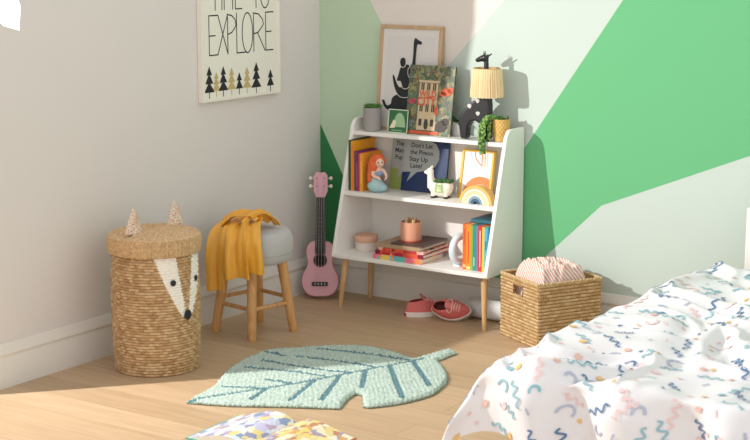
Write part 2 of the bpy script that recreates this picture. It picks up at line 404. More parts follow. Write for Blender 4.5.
# lower shelf row beside the other panel
Z = .249; x = .938
for wd, hh, cc, lab, mk in (
    (.017, .196, '#e06a2c', 'orange spined book, first of the row beside the pale ring bookend', (('#f3b07a', .05, .12, .8, .8), ('#c44a20', .55, .9, .3, .3))),
    (.021, .196, '#e98f2a', 'amber spined book, second in the lower shelf row', (('#d8452a', .15, .85, .25, .25), ('#f6d08a', .02, .08, .9, .9))),
    (.010, .194, '#8fae3c', 'narrow lime green book in the lower shelf row', ()),
    (.013, .196, '#2f8f8a', 'teal spined book in the lower shelf row', (('#9fd6d0', .1, .3, .4, .4),)),
    (.012, .195, '#6f7f95', 'slate grey book between the teal and red ones', ()),
    (.018, .195, '#cf3238', 'red spined book with a white title strip', (('#f0dcd4', .1, .9, .22, .22),)),
    (.011, .192, '#ecc23e', 'yellow spined book beside the red one, lower shelf', ()),
    (.014, .190, '#49b7cf', 'bright cyan book in the lower shelf row', (('#1f6f95', .5, .7, .4, .4),)),
    (.008, .186, '#3a7fb0', 'thin blue book squeezed against the bookcase side panel', ())):
    if x+wd > 1.066: wd = 1.066-x
    book(lab, (x+wd/2, -.268, Z), wd, hh, .165, cc, marks=mk, group='upright books on the lower shelf'); x += wd+.0006
LIE = Matrix(((0, 0, 1, 0), (0, 1, 0, 0), (-1, 0, 0, 0), (0, 0, 0, 1)))   # thickness -> Z, height -> X
book('dark teal book lying flat on top of the upright row', (.945, -.215, .249+.1962+.0075), .013, .118, .16, '#2f6a78', rz=.0, lie=LIE, group='books lying flat')
# flat pile on the lower shelf
art1 = voronoi_mat('bright_spine_art', ['#5fb7b3', '#e8c65a', '#ef8d5a', '#e7758c', '#f2e6d8', '#7fb6d8'], 26, stretch=(1, .6, .6))
art2 = voronoi_mat('red_spine_art', ['#b4243c', '#c8304a', '#d8563a', '#7c1f34', '#e88a6a'], 30)
art3 = voronoi_mat('warm_spine_art', ['#d9583c', '#e38a5a', '#b23a3a', '#e9b2a2', '#3b2a2a'], 34)
def flatbook(label, x, y, z, wd, dp, th, cover, rz, top=None):
    t = thing('storybook', label, 'book', (x, y, z), rz, 'pile of storybooks on the lower shelf')
    b = MB(); c = .002
    b.box(0, wd, 0, dp, 0, c); b.box(0, wd, 0, dp, th-c, th); b.box(0, wd, 0, c, c, th-c)
    o = b.build('cover', cover, t)
    b = MB(); b.box(.004, wd-.004, c, dp-.004, c, th-c); b.build('pages', M_PAGES, t)
flatbook('multicoloured book at the bottom of the flat pile', .497, -.296, .2493, .250, .19, .021, art1, .00)
flatbook('crimson patterned book above the multicoloured one in the pile', .505, -.290, .2705, .245, .235, .017, art2, .03)
flatbook('orange and red book in the middle of the flat pile', .520, -.285, .2878, .226, .235, .013, art3, .05)
flatbook('beige book with a dark brown back near the top of the pile', .505, -.283, .3012, .225, .22, .016, mat('#a98d6e', .5), .02)
flatbook('dark brown cover book topmost of the flat pile', .575, -.272, .3175, .165, .215, .007, mat('#4f3a33', .45), .04)

# ------------------------------------------------------------------ big picture books leaning on the middle shelf
def panelbook(name, label, loc, w_, h_, th, face, tilt, cat='book', rz=0):
    """closed book standing face out, leaning back; local: front face at y=0 looking to -Y"""
    t = thing(name, label, cat, loc, rz, None, -tilt)
    b = MB(); c = .0022
    b.box(0, w_, 0, c, 0, h_); b.box(0, w_, th-c, th, 0, h_); b.box(0, c, c, th-c, 0, h_)
    mats = face(b, FRONT(0, 0, 0), w_, h_)
    b.build('cover', mats, t)
    b = MB(); b.box(c, w_-.004, c, th-c, .003, h_-.003); b.build('pages', M_PAGES, t)
    return t
def grey_bubble(b, X, W_, H_):
    m = [mat('#17305c', .45), mat('#a3a8a6', .6), mat('#2b2f38', .6), mat('#e8e8e8', .6)]
    b.flat([(0, H_*.36), (0, H_), (W_*.60, H_), (W_*.72, H_*.95), (W_*.80, H_*.83), (W_*.81, H_*.66), (W_*.73, H_*.51), (W_*.56, H_*.43), (W_*.33, H_*.38), (W_*.12, H_*.18), (W_*.20, H_*.38)], X, 1, 1)
    for i, s in enumerate(("Don't Let", 'the Pigeon', 'Stay Up', 'Late!')):
        b.text(s, X, H_*.125, W_*(.40, .41, .35, .31)[i], H_*(.90, .765, .63, .50)[i], 2, 2, (1.02, .98, 1.1, 1.15)[i], .0005)
    return m
panelbook('picture_book', 'navy picture book with a big grey speech bubble on the middle shelf', (.496, -.074, .5228), .232, .228, .012, grey_bubble, .16)
def lime_book(b, X, W_, H_):
    m = [mat('#93a65c', .5), mat('#a3a8a6', .6), mat('#2b2f38', .6)]
    b.flat([(0, H_*.42), (0, H_), (W_, H_), (W_, H_*.45), (W_*.40, H_*.40), (W_*.22, H_*.22), (W_*.22, H_*.40)], X, 1, 1)
    for i, s in enumerate(('The', 'Man', 'Pup')): b.text(s, X, H_*.125, W_*.20, H_*(.90, .765, .63)[i], 2, 2, .95, .0005)
    return m
panelbook('picture_book', 'lime green picture book with grey bubble tucked behind the navy one', (.424, -.059, .5228), .200, .228, .010, lime_book, .15)

# ------------------------------------------------------------------ top shelf pictures and books
TZ = .7862
fr = thing('framed_print', 'oak framed print of stacked black animal silhouettes', 'picture', (.352, -.068, TZ), 0, None, -.105)
W_, H_ = .326, .470; fw_ = .016
b = MB()
for a in ((0, W_, 0, fw_), (0, W_, H_-fw_, H_), (0, fw_, fw_, H_-fw_), (W_-fw_, W_, fw_, H_-fw_)): b.box(a[0], a[1], 0, .018, a[2], a[3])
b.build('frame', wood('frame_oak', '#b08f6c', '#c9aa86', (1, 1, 9), 8), fr, bevel=.001)
b = MB(); b.box(fw_, W_-fw_, .006, .016, fw_, H_-fw_); X = FRONT(0, .006, 0)
b.rect(fw_+.022, W_-fw_-.022, fw_+.03, H_-fw_-.03, X, 1, 1)
SI = 2
def sil(pts, layer=2):
    C_ = [Vector((p[0], p[1])) for p in catclosed([(x_, y_) for x_, y_ in pts], 4)]; n = len(C_)
    ar = sum(C_[i].cross(C_[(i+1) % n]) for i in range(n)); g = .0032 if ar < 0 else -.0032
    if layer > 2:
        O_ = []
        for i in range(n):
            d = (C_[(i+1) % n]-C_[i-1]).normalized(); O_.append(tuple(C_[i]+Vector((-d.y, d.x))*g))
        b.flat(O_, X, layer-.5, 1)
    b.flat([tuple(p) for p in C_], X, layer, SI)
def FP(l): return [((370+a/3.826-376.8-(127-20-c/3.826)*.043)*.00495, (128-20-c/3.826+(a/3.826-7)*.03)*.00443) for a, c in l]
sil(FP([(52, 298), (62, 300), (72, 318), (88, 312), (92, 292), (108, 278), (140, 272), (165, 290), (165, 345), (140, 348), (128, 335), (108, 340), (85, 338), (68, 330), (58, 318)]))
sil(FP([(94, 203), (102, 206), (112, 232), (126, 248), (150, 238), (165, 260), (160, 282), (130, 284), (112, 268), (100, 240)]), 3)
sil(FP([(118, 200), (124, 178), (134, 165), (160, 162), (168, 200), (160, 245), (138, 250), (128, 225), (112, 222)]), 4)
sil(FP([(124, 150), (128, 138), (138, 134), (146, 142), (146, 160), (138, 170), (128, 166)]), 5)
sil(FP([(178, 80), (182, 62), (188, 60), (196, 66), (211, 74), (208, 84), (194, 84), (190, 110), (188, 165), (200, 200), (165, 210), (158, 180), (172, 160), (177, 120)]), 6)
b.build('print', [mat('#d8d4cf', .7), mat('#d3cfcb', .7), mat('#1f2426', .7)], fr)

def wild(b, X, W_, H_):
    fol = voronoi_mat('jungle_art', ['#5f6a48', '#4c5a40', '#7d7f58', '#4a5546', '#94895e', '#6b5c48', '#566f5a'], 75)
    m = [fol, mat('#c9b592', .6), mat('#3e4434', .6), mat('#cf5c38', .6), mat('#9d5a48', .6), mat('#453c3a', .6), mat('#6f7a4c', .6), mat('#b8455a', .6), mat('#8f8d60', .6), mat('#70829a', .6)]
    rnd = random.Random(3)
    for i in range(90):       # leaves
        x_, y_ = rnd.uniform(.01, W_-.01), rnd.uniform(.02, H_-.01); a = rnd.uniform(0, PI); l = rnd.uniform(.006, .013)
        c_, s_ = math.cos(a), math.sin(a)
        p = [(x_-c_*l, y_-s_*l), (x_-s_*l*.3, y_+c_*l*.3), (x_+c_*l, y_+s_*l), (x_+s_*l*.3, y_-c_*l*.3)]
        p = [(min(W_, max(0, q[0])), min(H_, max(0, q[1]))) for q in p]
        b.flat(p, X, 1+i*.004, rnd.choice((2, 6, 8, 8, 6, 9, 4)))
    bx0, bx1 = W_*.25, W_*.66
    b.rect(bx0, bx1, H_*.07, H_*.76, X, 2, 1); b.rect(bx0-.006, bx1+.006, H_*.76, H_*.785, X, 3, 1); b.rect(bx0, bx1, H_*.745, H_*.753, X, 3, 4)
    for i in range(3):
        xx = bx0+.009+i*.030
        for yy, hh in ((.645, .10), (.335, .11)):
            b.rect(xx, xx+.016, H_*yy, H_*(yy+hh), X, 3, 2); b.rect(xx+.007, xx+.009, H_*yy, H_*(yy+hh), X, 4, 1)
        b.rect(xx, xx+.016, H_*.13, H_*.23, X, 3, 5)
    b.rect(bx0+.034, bx0+.062, H_*.07, H_*.24, X, 3, 1); b.disc(bx0+.048, H_*.15, .011, .022, X, 4, 2)
    b.text('WILD', X, .040, W_*.45, H_*.585, 5, 3, .86, .0012); b.text('CITY', X, .052, W_*.43, H_*.475, 5, 3, .86, .0014)
    b.disc(W_*.85, H_*.63, .027, .017, X, 4, 3); b.disc(W_*.78, H_*.60, .018, .010, X, 4, 3); b.disc(W_*.93, H_*.66, .015, .013, X, 4, 3)
    b.disc(W_*.10, H_*.47, .017, .010, X, 4, 7); b.disc(W_*.15, H_*.49, .010, .008, X, 4, 7)
    b.disc(W_*.66, H_*.36, .010, .020, X, 4, 3); b.disc(W_*.80, H_*.14, .028, .026, X, 4, 5); b.disc(W_*.88, H_*.21, .018, .016, X, 4, 5); b.disc(W_*.72, H_*.10, .014, .012, X, 5, 5)
    b.rect(W_*.08, W_*.75, H_*.012, H_*.055, X, 4, 3); b.disc(W_*.08, H_*.16, .010, .022, X, 4, 9)
    return m
panelbook('picture_book', 'jungle picture book titled WILD CITY leaning on the framed animal print', (.545, -.118, TZ), .232, .304, .013, wild, .155)
def hedge(b, X, W_, H_):
    m = [mat('#2d6b3f', .5), mat('#d9e0c4', .6), mat('#9cbd94', .6), mat('#e6dfc0', .6)]
    t = .004
    for a in ((0, W_, 0, t), (0, W_, H_-t, H_), (0, t, 0, H_), (W_-t, W_, 0, H_)): b.rect(*a, X, 1, 1)
    b.disc(W_*.58, H_*.26, W_*.30, H_*.60, X, 2, 2, 20, 0, PI)
    b.flat([(W_*.10, H_*.20), (W_*.28, H_*.56), (W_*.42, H_*.50), (W_*.36, H_*.22)], X, 3, 3)
    b.rect(W_*.2, W_*.75, H_*.10, H_*.13, X, 2, 2)
    return m
panelbook('greeting_card', 'small green card with a pale hedgehog in front of the framed print', (.462, -.130, TZ), .104, .105, .005, hedge, .12, 'card')

# ------------------------------------------------------------------ plants
def leaf(b, base, d, up, L, wd, m=0, curl=.3, n=5):
    d = Vector(d).normalized(); s = d.cross(Vector(up)).normalized(); u = s.cross(d).normalized(); base = Vector(base); vs_ = []
    for i in range(n+1):
        t = i/n; c = base+d*L*t+u*curl*L*t*t; h = wd*(math.sin(PI*min(1, .12+.88*t))**.8)*.5+.0004
        vs_ += [c-s*h, c+u*h*-.25, c+s*h]
    f = []
    for i in range(n): f += [(i*3, i*3+1, i*3+4, i*3+3), (i*3+1, i*3+2, i*3+5, i*3+4)]
    b.add(vs_, f, m)
def rosette(b, c, R, tiers, mats, rnd, upness=.5, wd=.35):
    for k in range(tiers):
        n = 9-k; el = lerp(.15, 1.25, k/max(1, tiers-1))*upness+.2
        for i in range(n):
            a = 2*PI*(i+.5*k)/n+rnd.uniform(-.1, .1); L = R*lerp(1, .6, k/max(1, tiers-1))*rnd.uniform(.85, 1.1)
            leaf(b, c, (math.cos(a)*math.cos(el), math.sin(a)*math.cos(el), math.sin(el)), (0, 0, 1), L, L*wd, rnd.randrange(mats), .25)
G = [mat('#4f7d36', .5), mat('#39652b', .5), mat('#6b9a47', .5)]
def pot_plant(name, label, loc, prof, potm, R, cz, grow):
    t = thing(name, label, 'plant', loc)
    b = MB(); b.lathe(prof, 40); b.build('pot', potm, t, smooth=40)
    b = MB(); b.lathe([(.001, cz-.004), (prof[2][0]*.92, cz-.004), (prof[2][0]*.92, cz-.001), (.001, cz-.001)], 24); b.build('soil', mat('#3a2e26', .95, .3, 200), t)
    b = MB(); grow(b); b.build('foliage', G, t, smooth=180, solid=.0015)
    return t
rnd = random.Random(5)
def g1(b):
    for c, R in (((-.006, -.010, .098), .034), ((.022, -.006, .098), .032), ((-.020, .012, .098), .030), ((.012, .018, .098), .034)): rosette(b, c, R, 4, 3, rnd, .75, .5)
pot_plant('potted_succulent', 'leafy succulent in a smooth grey pot beside the oak framed print', (.370, -.113, TZ),
          [(.034, 0), (.040, .002), (.0415, .104), (.0385, .104), (.037, .092), (.001, .092)], mat('#9c9794', .8, .06, 60), .04, .098, g1)
def g2(b):
    for i in range(16):
        a = rnd.uniform(0, 2*PI); el = rnd.uniform(.3, 1.2)
        leaf(b, (0, 0, .058), (math.cos(a)*math.cos(el), math.sin(a)*math.cos(el), math.sin(el)), (0, 0, 1), rnd.uniform(.03, .055), .018, rnd.choice((0, 1, 1)), -.3)
pot_plant('potted_plant', 'small dark leafed plant in a pale pot behind the giraffe lamp', (.775, -.052, TZ),
          [(.024, 0), (.029, .002), (.031, .062), (.028, .062), (.027, .055), (.001, .055)], mat('#c9c8c4', .7), .04, .058, g2)
# trailing plant in woven pot
hp = thing('trailing_plant', 'trailing green plant in a yellow woven pot at the shelf end', 'plant', (1.020, -.098, TZ))
b = MB()
def wv(r, z, a): return r+.0022*math.sin(z/.0052*PI)*(1 if int(z/.0104) % 2 else -1)*math.sin(a*16)+.0008*math.sin(z/.0026*PI)
b.lathe([(.030, 0)]+[(lerp(.034, .040, k/44)-.004*abs(k/44-.5), .002+.092*k/44) for k in range(45)]+[(.035, .094), (.033, .080), (.001, .080)], 96, 0, None, lambda r, z, a: wv(r, z, a) if r > .0335 else r)
b.build('woven_pot', mat('#d2ac62', .8, .25, 120), hp, smooth=60)
b = MB()
for i in range(60):
    a = rnd.uniform(0, 2*PI); q = rnd.uniform(0, .032)
    leaf(b, (q*math.cos(a), q*math.sin(a), .084+rnd.uniform(0, .012)), (rnd.uniform(-1, 1), rnd.uniform(-1, 1), rnd.uniform(.2, 1.2)), (0, 0, 1), .016, .010, rnd.randrange(3), .1)
b.build('foliage', G, hp, smooth=180, solid=.001)
for k, (dx, dy, zl, sw_) in enumerate(((-.048, -.064, -.040, .3), (-.062, -.052, .000, .6), (-.056, -.058, -.048, -.3), (-.040, -.078, -.050, .5), (-.052, -.076, -.028, .2), (-.060, -.030, .012, -.4), (-.044, -.074, -.030, .9), (-.036, -.074, -.045, .6), (-.030, -.048, .004, 1.2), (-.070, -.030, .028, -.2), (-.050, -.052, .02, .4))):
    b = MB(); path = catmull([(-.012, -.012, .088), (dx*.65, dy*.65, .106), (dx, dy, .075), (dx*1.06+.002*sw_, dy*1.08, .04), (dx*1.04, dy*1.1, zl)], 8)
    b.tube(path, .0008, 5, 0)
    for i, p in enumerate(path):
        if i < 3: continue
        for s_ in range(3):
            a = rnd.uniform(0, 2*PI); b.ell(p+Vector((math.cos(a), math.sin(a), rnd.uniform(-.3, .5)))*.0055, (.0042, .0042, .0052), rnd.randrange(3), None, 7, 5)
    b.build('trailing_stem', [mat('#5d8b3e', .5), mat('#3f6d31', .5), mat('#8fb05c', .5)], hp, smooth=180)

# ------------------------------------------------------------------ giraffe lamp
gl = thing('table_lamp', 'black giraffe table lamp with a straw fringe shade', 'lamp', (.915, -.118, TZ), .12)
b = MB()
def catpoly(A, B_): return [(p.x, p.y) for p in catmull([(x_, z_, 0) for x_, z_ in A], 4)]+B_
def tb(pts, rad, n=14): b.tube(catmull(pts, 5), [r for r in _interp(rad, len(pts), 5)], n)
def _interp(rad, n, k):
    out = []
    for i in range(n-1):
        for j in range(k): out.append(lerp(rad[i], rad[i+1], j/k))
    return out+[rad[-1]]
b.prism(catpoly([(-.078, .070), (-.072, .098), (-.052, .128), (-.020, .160), (.012, .188), (.030, .215), (.034, .235), (.052, .235), (.057, .20), (.062, .15), (.062, .10)], [(.061, .004), (.030, .004), (.027, .048), (.016, .073), (-.004, .084), (-.024, .076), (-.037, .050), (-.041, .004), (-.068, .004), (-.072, .035)]), -.024, .024, 0, FRONT(0, 0, 0))
tb([(.040, 0, .19), (.040, 0, .25), (.038, 0, .335), (.036, 0, .352)], [.018, .012, .0105, .013])
tb([(.038, 0, .352), (.020, 0, .347), (-.002, 0, .339), (-.010, 0, .336)], [.0155, .0140, .0095, .008])
for yy in (-.006, .006): tb([(.030, yy, .36), (.030, yy*1.3, .373), (.030, yy*1.4, .379)], [.004, .0028, .0042])
for yy in (-1, 1): tb([(.044, yy*.008, .356), (.052, yy*.017, .364), (.056, yy*.021, .369)], [.004, .005, .0015])
tb([(-.070, 0, .085), (-.082, 0, .075), (-.088, 0, .058)], [.007, .005, .007])
b.build('giraffe_base', mat('#1b1b1e', .33), gl, remesh=.0028, smooths=14)
b = MB()
for cx, cz, r in ((.010, .168, .0125), (-.026, .143, .0115), (.012, .115, .0130)):
    pts = [(cx+r*(1+.12*math.sin(3*a))*math.cos(a), cz+r*(1+.12*math.sin(3*a))*math.sin(a)) for a in [2*PI*i/14 for i in range(14)]]
    # curved patch that hugs the flank
    n = len(pts); yo = -.0243
    b.add([(cx, yo-.0012, cz)]+[(p[0], yo+.001, p[1]) for p in pts]+[(p[0], yo+.012, p[1]) for p in pts],
          [(0, 1+(i+1) % n, 1+i) for i in range(n)]+[(1+i, 1+(i+1) % n, 1+n+(i+1) % n, 1+n+i) for i in range(n)])
o = b.build('spot', mat('#c9c6c0', .5), gl, smooth=60); o['label'] = 'pale grey flank spots'
b = MB()
rr = random.Random(2); ph = [rr.uniform(-.0022, .0022) for _ in range(240)]
def shade(r, z, a): return r+ph[int(a/(2*PI)*240+.5) % 240]*(1 if z < .29 else .5)
S0, S1 = .186, .304
C = Matrix.Translation((.042, 0, 0))
prof = [(.0695, S0), (.069, S0+.03), (.066, S0+.06), (.063, S1-.01), (.0605, S1), (.057, S1), (.0595, S1-.01), (.0655, S0+.002)]
v_ = []; f_ = []; N = 240
mm = []
for (r, z) in prof:
    for i in range(N):
        a = 2*PI*i/N; q = shade(r, z, a); v_.append((q*math.cos(a), q*math.sin(a), z-(abs(ph[i])*1.2 if z == S0 else 0)))
for j in range(len(prof)):
    j2 = (j+1) % len(prof)
    for i in range(N):
        k = (i+1) % N; f_.append((j*N+i, j*N+k, j2*N+k, j2*N+i)); mm.append(abs(hash((i//2)*7919)) % 3)
b.add(v_, f_, mm, C)
lamp_shade = b.build('lamp_shade', [mat('#e3c99b', .8), mat('#d8b981', .8), mat('#ead6b0', .8)], gl, smooth=50)
b = MB(); b.tube([(.042+.058*math.cos(2*PI*i/40), .058*math.sin(2*PI*i/40), S1+.001) for i in range(40)], .0025, 6, closed=True)
for a in (.3, .3+2*PI/3, .3+4*PI/3): b.tube([(.042+.058*math.cos(a), .058*math.sin(a), S1), (.042, 0, S1-.002)], .0015, 6)
b.build('shade_ring', mat('#c9aa73', .6), lamp_shade, smooth=60)

# ------------------------------------------------------------------ middle shelf ornaments
MZ = .5227
ll = thing('llama_planter', 'white llama planter with green succulents in front of the navy book', 'planter', (.750, -.150, MZ), .22)
ll.scale = (1.1, 1.05, 1.08)
b = MB()
b.ell((.008, 0, .036), (.046, .030, .032)); b.ell((.030, 0, .046), (.026, .027, .026)); b.ell((-.020, 0, .045), (.026, .026, .030))
b.tube([(-.032, 0, .04), (-.038, 0, .075), (-.040, 0, .10)], [.020, .0145, .013], 14)
b.ell((-.041, 0, .106), (.0155, .013, .014)); b.ell((-.055, 0, .101), (.012, .009, .008))
for s in (-1, 1): b.tube([(-.036, s*.006, .113), (-.033, s*.008, .130)], [.006, .0025], 8)
for x_ in (-.024, .030):
    for s in (-1, 1): b.tube([(x_, s*.014, .025), (x_, s*.014, .006)], .009, 10)
b.build('llama_body', mat('#e9e1d2', .5), ll, remesh=.0025, smooths=4)
for x_ in (-.024, .030):
    for s in (-1, 1):
        b = MB(); b.tube([(x_, s*.014, .0), (x_, s*.014, .008)], .0098, 12); o = b.build('hoof', mat('#2a2521', .6), ll, smooth=50)
b = MB(); b.tube([(-.05, -.010, .108), (-.05, -.0125, .108)], .0018, 8); o = b.build('eye', M_BLACK, ll)
b = MB(); b.grid(8, 8, lambda u, v: ((-.012+.034*u), -.0318-.0006+.0030*abs(u-.5)*2+.010*sstep(.6, 1, v), .026+.034*v), 0, None, False, lambda u, v: 1 if int(u*4) in (1, 2) and int(v*6) % 2 else 0)
o = b.build('saddle_blanket', [mat('#9fb880', .8), mat('#d6d9b0', .8)], ll, solid=.0015); o['label'] = 'green chequered saddle blanket'
b = MB()
for k in range(4):
    for s in (-1, 1): rosette(b, (-.010+.016*k, s*.008, .060), .024, 4, 3, rnd, .8, .42)
b.build('succulent', [mat('#3c6c34', .5), mat('#2c562a', .5), mat('#557f45', .5)], ll, smooth=180, solid=.0012)

mf = thing('girl_figurine', 'curled figurine with bright orange hair and pale blue skirt beside the upright books', 'figurine', (.436, -.172, MZ), .75)
mf.scale = (1.14, 1.14, 1.14)
b = MB()
b.tube(catmull([(-.012, 0, .040), (-.006, 0, .062), (.004, -.003, .083), (.008, -.006, .098)], 4), [.019, .0185, .018, .0175, .017, .0165, .016, .0155, .0145, .013, .012, .0105, .009], 12)
b.ell((.008, -.010, .116), (.0185, .019, .021)); b.ell((.008, -.0285, .113), (.0032, .003, .0035))
for s in (-1, 1):
    b.tube(catmull([(.004+s*.017, -.004, .090), (.006+s*.026, -.018, .068), (.018+s*.012, -.030, .055)], 4), [.0065]*4+[.0055]*4+[.0048], 8)
    for k in range(5): b.tube([(.018+s*.012, -.030, .055), (.016+s*.008-(k-2)*.0028, -.038, .051)], .0018, 5)
b.build('body', mat('#e6c3aa', .6), mf, remesh=.002, smooths=2)
b = MB()
b.ell((-.004, -.004, .024), (.036, .031, .026)); b.ell((.016, -.010, .018), (.024, .024, .018)); b.ell((-.006, -.002, .046), (.024, .022, .016))
b.build('skirt', mat('#a5c6c9', .6), mf, remesh=.0025, smooths=4)
b = MB(); b.ell((.003, .004, .126), (.0265, .026, .0255)); b.ell((-.016, .004, .100), (.020, .022, .030)); b.tube(catmull([(-.010, .006, .135), (-.022, .004, .110), (-.026, .0, .085), (-.030, -.004, .055), (-.026, -.006, .042)], 4), [.014]*8+[.012]*8+[.006], 10)
b.tube(catmull([(.010, .012, .13), (.012, .018, .10), (.004, .018, .07)], 4), [.015]*4+[.012]*4+[.006], 10); b.tube(catmull([(.0, -.012, .138), (.018, -.014, .135), (.028, -.004, .112)], 4), [.008]*8+[.004], 8)
b.build('hair', mat('#d9622f', .6, .2, 90), mf, remesh=.0025, smooths=3)
b = MB(); b.ell((.005, -.002, .074), (.0215, .0205, .013)); b.build('bodice', mat('#8f9bb8', .6), mf, smooth=180)
b = MB()
for s in (-1, 1): b.ell((.008+s*.007, -.0282, .119), (.0022, .0016, .003))
b.build('eyes', M_BLACK, mf, smooth=180)

yf = thing('framed_print', 'yellow framed abstract rainbow print leaning on the middle shelf', 'picture', (.803, -.088, MZ), 0, None, -.19)
W_, H_ = .160, .212; fw_ = .010
b = MB()
for a in ((0, W_, 0, fw_), (0, W_, H_-fw_, H_), (0, fw_, fw_, H_-fw_), (W_-fw_, W_, fw_, H_-fw_)): b.box(a[0], a[1], 0, .020, a[2], a[3])
b.build('frame', mat('#e6b72c', .45), yf, bevel=.001)
b = MB(); b.box(fw_, W_-fw_, .006, .018, fw_, H_-fw_); X = FRONT(0, .006, 0)
def arcclip(cx, cz, r0, r1, m, layer, a0=0, a1=PI):
    n = 24; pts = []
    for r, seq in ((r1, range(n+1)), (r0, range(n, -1, -1))):
        for i in seq:
            a = lerp(a0, a1, i/n); pts.append((min(W_-fw_, max(fw_, cx+r*math.cos(a))), min(H_-fw_, max(fw_, cz+r*math.sin(a)))))
    b.flat(pts, X, layer, m)
arcclip(.105, .010, .055, .088, 1, 2); arcclip(.105, .010, .030, .055, 2, 2); arcclip(.105, .010, .001, .030, 3, 2)
for k, (m_, r) in enumerate(((4, .085), (1, .066), (4, .048), (2, .033))): b.arcband(.125+.0, .205, r-.005, r, X, 2, m_, PI*1.02, PI*1.38)
for x_, m_ in ((.098, 1), (.112, 5), (.124, 4)): b.flat([(x_-.003, .200), (x_+.003, .200), (x_+.006, .135), (x_+.003, .135)], X, 3, m_)
b.build('print', [mat('#e9edf0', .6), mat('#de8246', .6), mat('#ecc79a', .6), mat('#f4efe6', .6), mat('#a9cfd8', .6), mat('#d8a95c', .6)], yf)

rb = thing('rainbow_stacker', 'wooden rainbow arch stacker in front of the yellow frame', 'toy', (.958, -.182, MZ), .05)
rad = [.079, .066, .054, .043, .033, .022, .010]
for i, c in enumerate(('#e7b862', '#f0e6cf', '#e9d3a0', '#dfe4dc', '#7f9aa8', '#3f5f7c')):
    b = MB(); n = 28; r1, r0 = rad[i]-.0006, rad[i+1]
    p = [(r1*math.cos(PI*k/n), r1*math.sin(PI*k/n)) for k in range(n+1)]+[(r0*math.cos(PI*k/n), r0*math.sin(PI*k/n)) for k in range(n, -1, -1)]
    b.prism(p, -.022, .022, 0, FRONT(0, 0, 0)); b.build('arch', mat(c, .55), rb, bevel=.0015, smooth=40)

# ------------------------------------------------------------------ lower shelf objects
BZ = .2492
bx = thing('round_box', 'round cream box with a peach lid on the lower shelf', 'box', (.372, -.165, BZ))
b = MB(); b.lathe([(.047, 0), (.049, .002), (.049, .046), (.046, .046), (.045, .004), (.001, .004)], 48); b.build('box_body', mat('#dccfc4', .6), bx, smooth=40)
b = MB(); b.lathe([(.0515, .042), (.053, .044), (.053, .068), (.051, .071), (.001, .071)], 48); b.build('lid', mat('#d9a78c', .6), bx, smooth=40)

pp = thing('pencil_pot', 'ribbed peach pot full of pencils standing on the storybooks', 'pot', (.625, -.185, .3247))
b = MB(); b.lathe([(.042, 0), (.045, .002)]+[(.0455, .004+.08*k/6) for k in range(7)]+[(.0465, .086), (.042, .086), (.041, .006), (.001, .006)], 108, 0, None, lambda r, z, a: r+(.0016*abs(math.sin(a*14)) if .003 < z < .085 and r > .044 else 0))
b.build('pot', mat('#dd9f80', .55), pp, smooth=50)
b = MB(); b.lathe([(.0468, 0), (.0475, .002), (.0475, .006), (.046, .007)], 60); o = b.build('base_band', mat('#c65f4c', .6), pp, smooth=40); o['label'] = 'coral red bottom band'
pcols = ['#c9a878', '#b08458', '#d9bd8c', '#a87a4c', '#e0c89c', '#8a5a3a', '#caa070']
for i in range(14):
    a = 2*PI*i/14*2.4; q = .012+.022*((i*37) % 10)/10; x_, y_ = q*math.cos(a), q*math.sin(a); h = .088+.010*((i*53) % 10)/10
    b = MB(); b.tube([(x_*.8, y_*.8, .008), (x_, y_, h), (x_*1.02, y_*1.02, h+.008)], [.0038, .0038, .0008], 6)
    t = b.build('pencil', mat(pcols[i % 7], .6), None, smooth=30, origin=(0, 0, 0)); t.location = pp.location
    tag(t, 'wooden colouring pencil standing in the ribbed peach pot', 'pencil', 'pencils in the peach pot')

rg = MB()
rg.tube([(0, .056*math.cos(2*PI*i/40), .072+.056*math.sin(2*PI*i/40)) for i in range(40)], .016, 12, closed=True)
rg.box(-.018, .018, -.03, .03, 0, .008)
o = rg.build('ring_bookend', mat('#d6e4ea', .3), None, smooth=40, origin=(0, 0, 0)); o.location = (.894, -.205, BZ); o.rotation_euler = (0, 0, -.22)
tag(o, 'pale blue ring shaped bookend holding the lower shelf row', 'bookend')

# ------------------------------------------------------------------ ukulele in the corner
uk = thing('ukulele', 'pink ukulele with black fingerboard leaning in the room corner', 'ukulele', (.124, -.175, .006), .56, None, -.185)
uk.scale = (1.07, 1.05, 1.05)
PK = mat('#dba3ae', .35)
half = [(0, 0), (.030, .001), (.056, .012), (.075, .040), (.079, .070), (.072, .100), (.058, .128), (.053, .150), (.058, .178), (.060, .200), (.052, .226), (.034, .240), (0, .243)]
out = [(x_, z_) for x_, z_ in half]+[(-x_, z_) for x_, z_ in half[-2:0:-1]]
out = [(p[0], p[1]) for p in catclosed(out, 4)]
b = MB(); b.prism(out, -.055, 0, 0, FRONT(0, -.055, 0)); ubody = b.build('body', PK, uk, bevel=.004, smooth=40)
F = FRONT(0, -.055, 0)
b = MB(); b.prism([(.0235*math.cos(2*PI*i/32), .158+.0235*math.sin(2*PI*i/32)) for i in range(32)], -.004, .0006, 0, F); o = b.build('sound_hole', mat('#151213', .9), ubody)
b = MB(); b.arcband(0, .158, .024, .030, F, 2, 0, 0, 2*PI, 40); o = b.build('rosette', mat('#5a3038', .6), ubody)
b = MB(); b.prism(rpoly(-.034, .034, .046, .064, .003), 0, .008, 0, F); ubridge = b.build('bridge', M_BLACK, uk, bevel=.001)
b = MB()
for x_ in (-.021, -.007, .007, .021): b.ell((x_, -.0640, .055), .0028)
o = b.build('bridge_pins', mat('#d8d2c8', .5), ubridge, smooth=180)
b = MB(); b.prism([(-.023, .205), (.023, .205), (.0175, .435), (-.0175, .435)], -.022, 0, 0, FRONT(0, -.052, 0)); b.build('neck', PK, uk, bevel=.005)
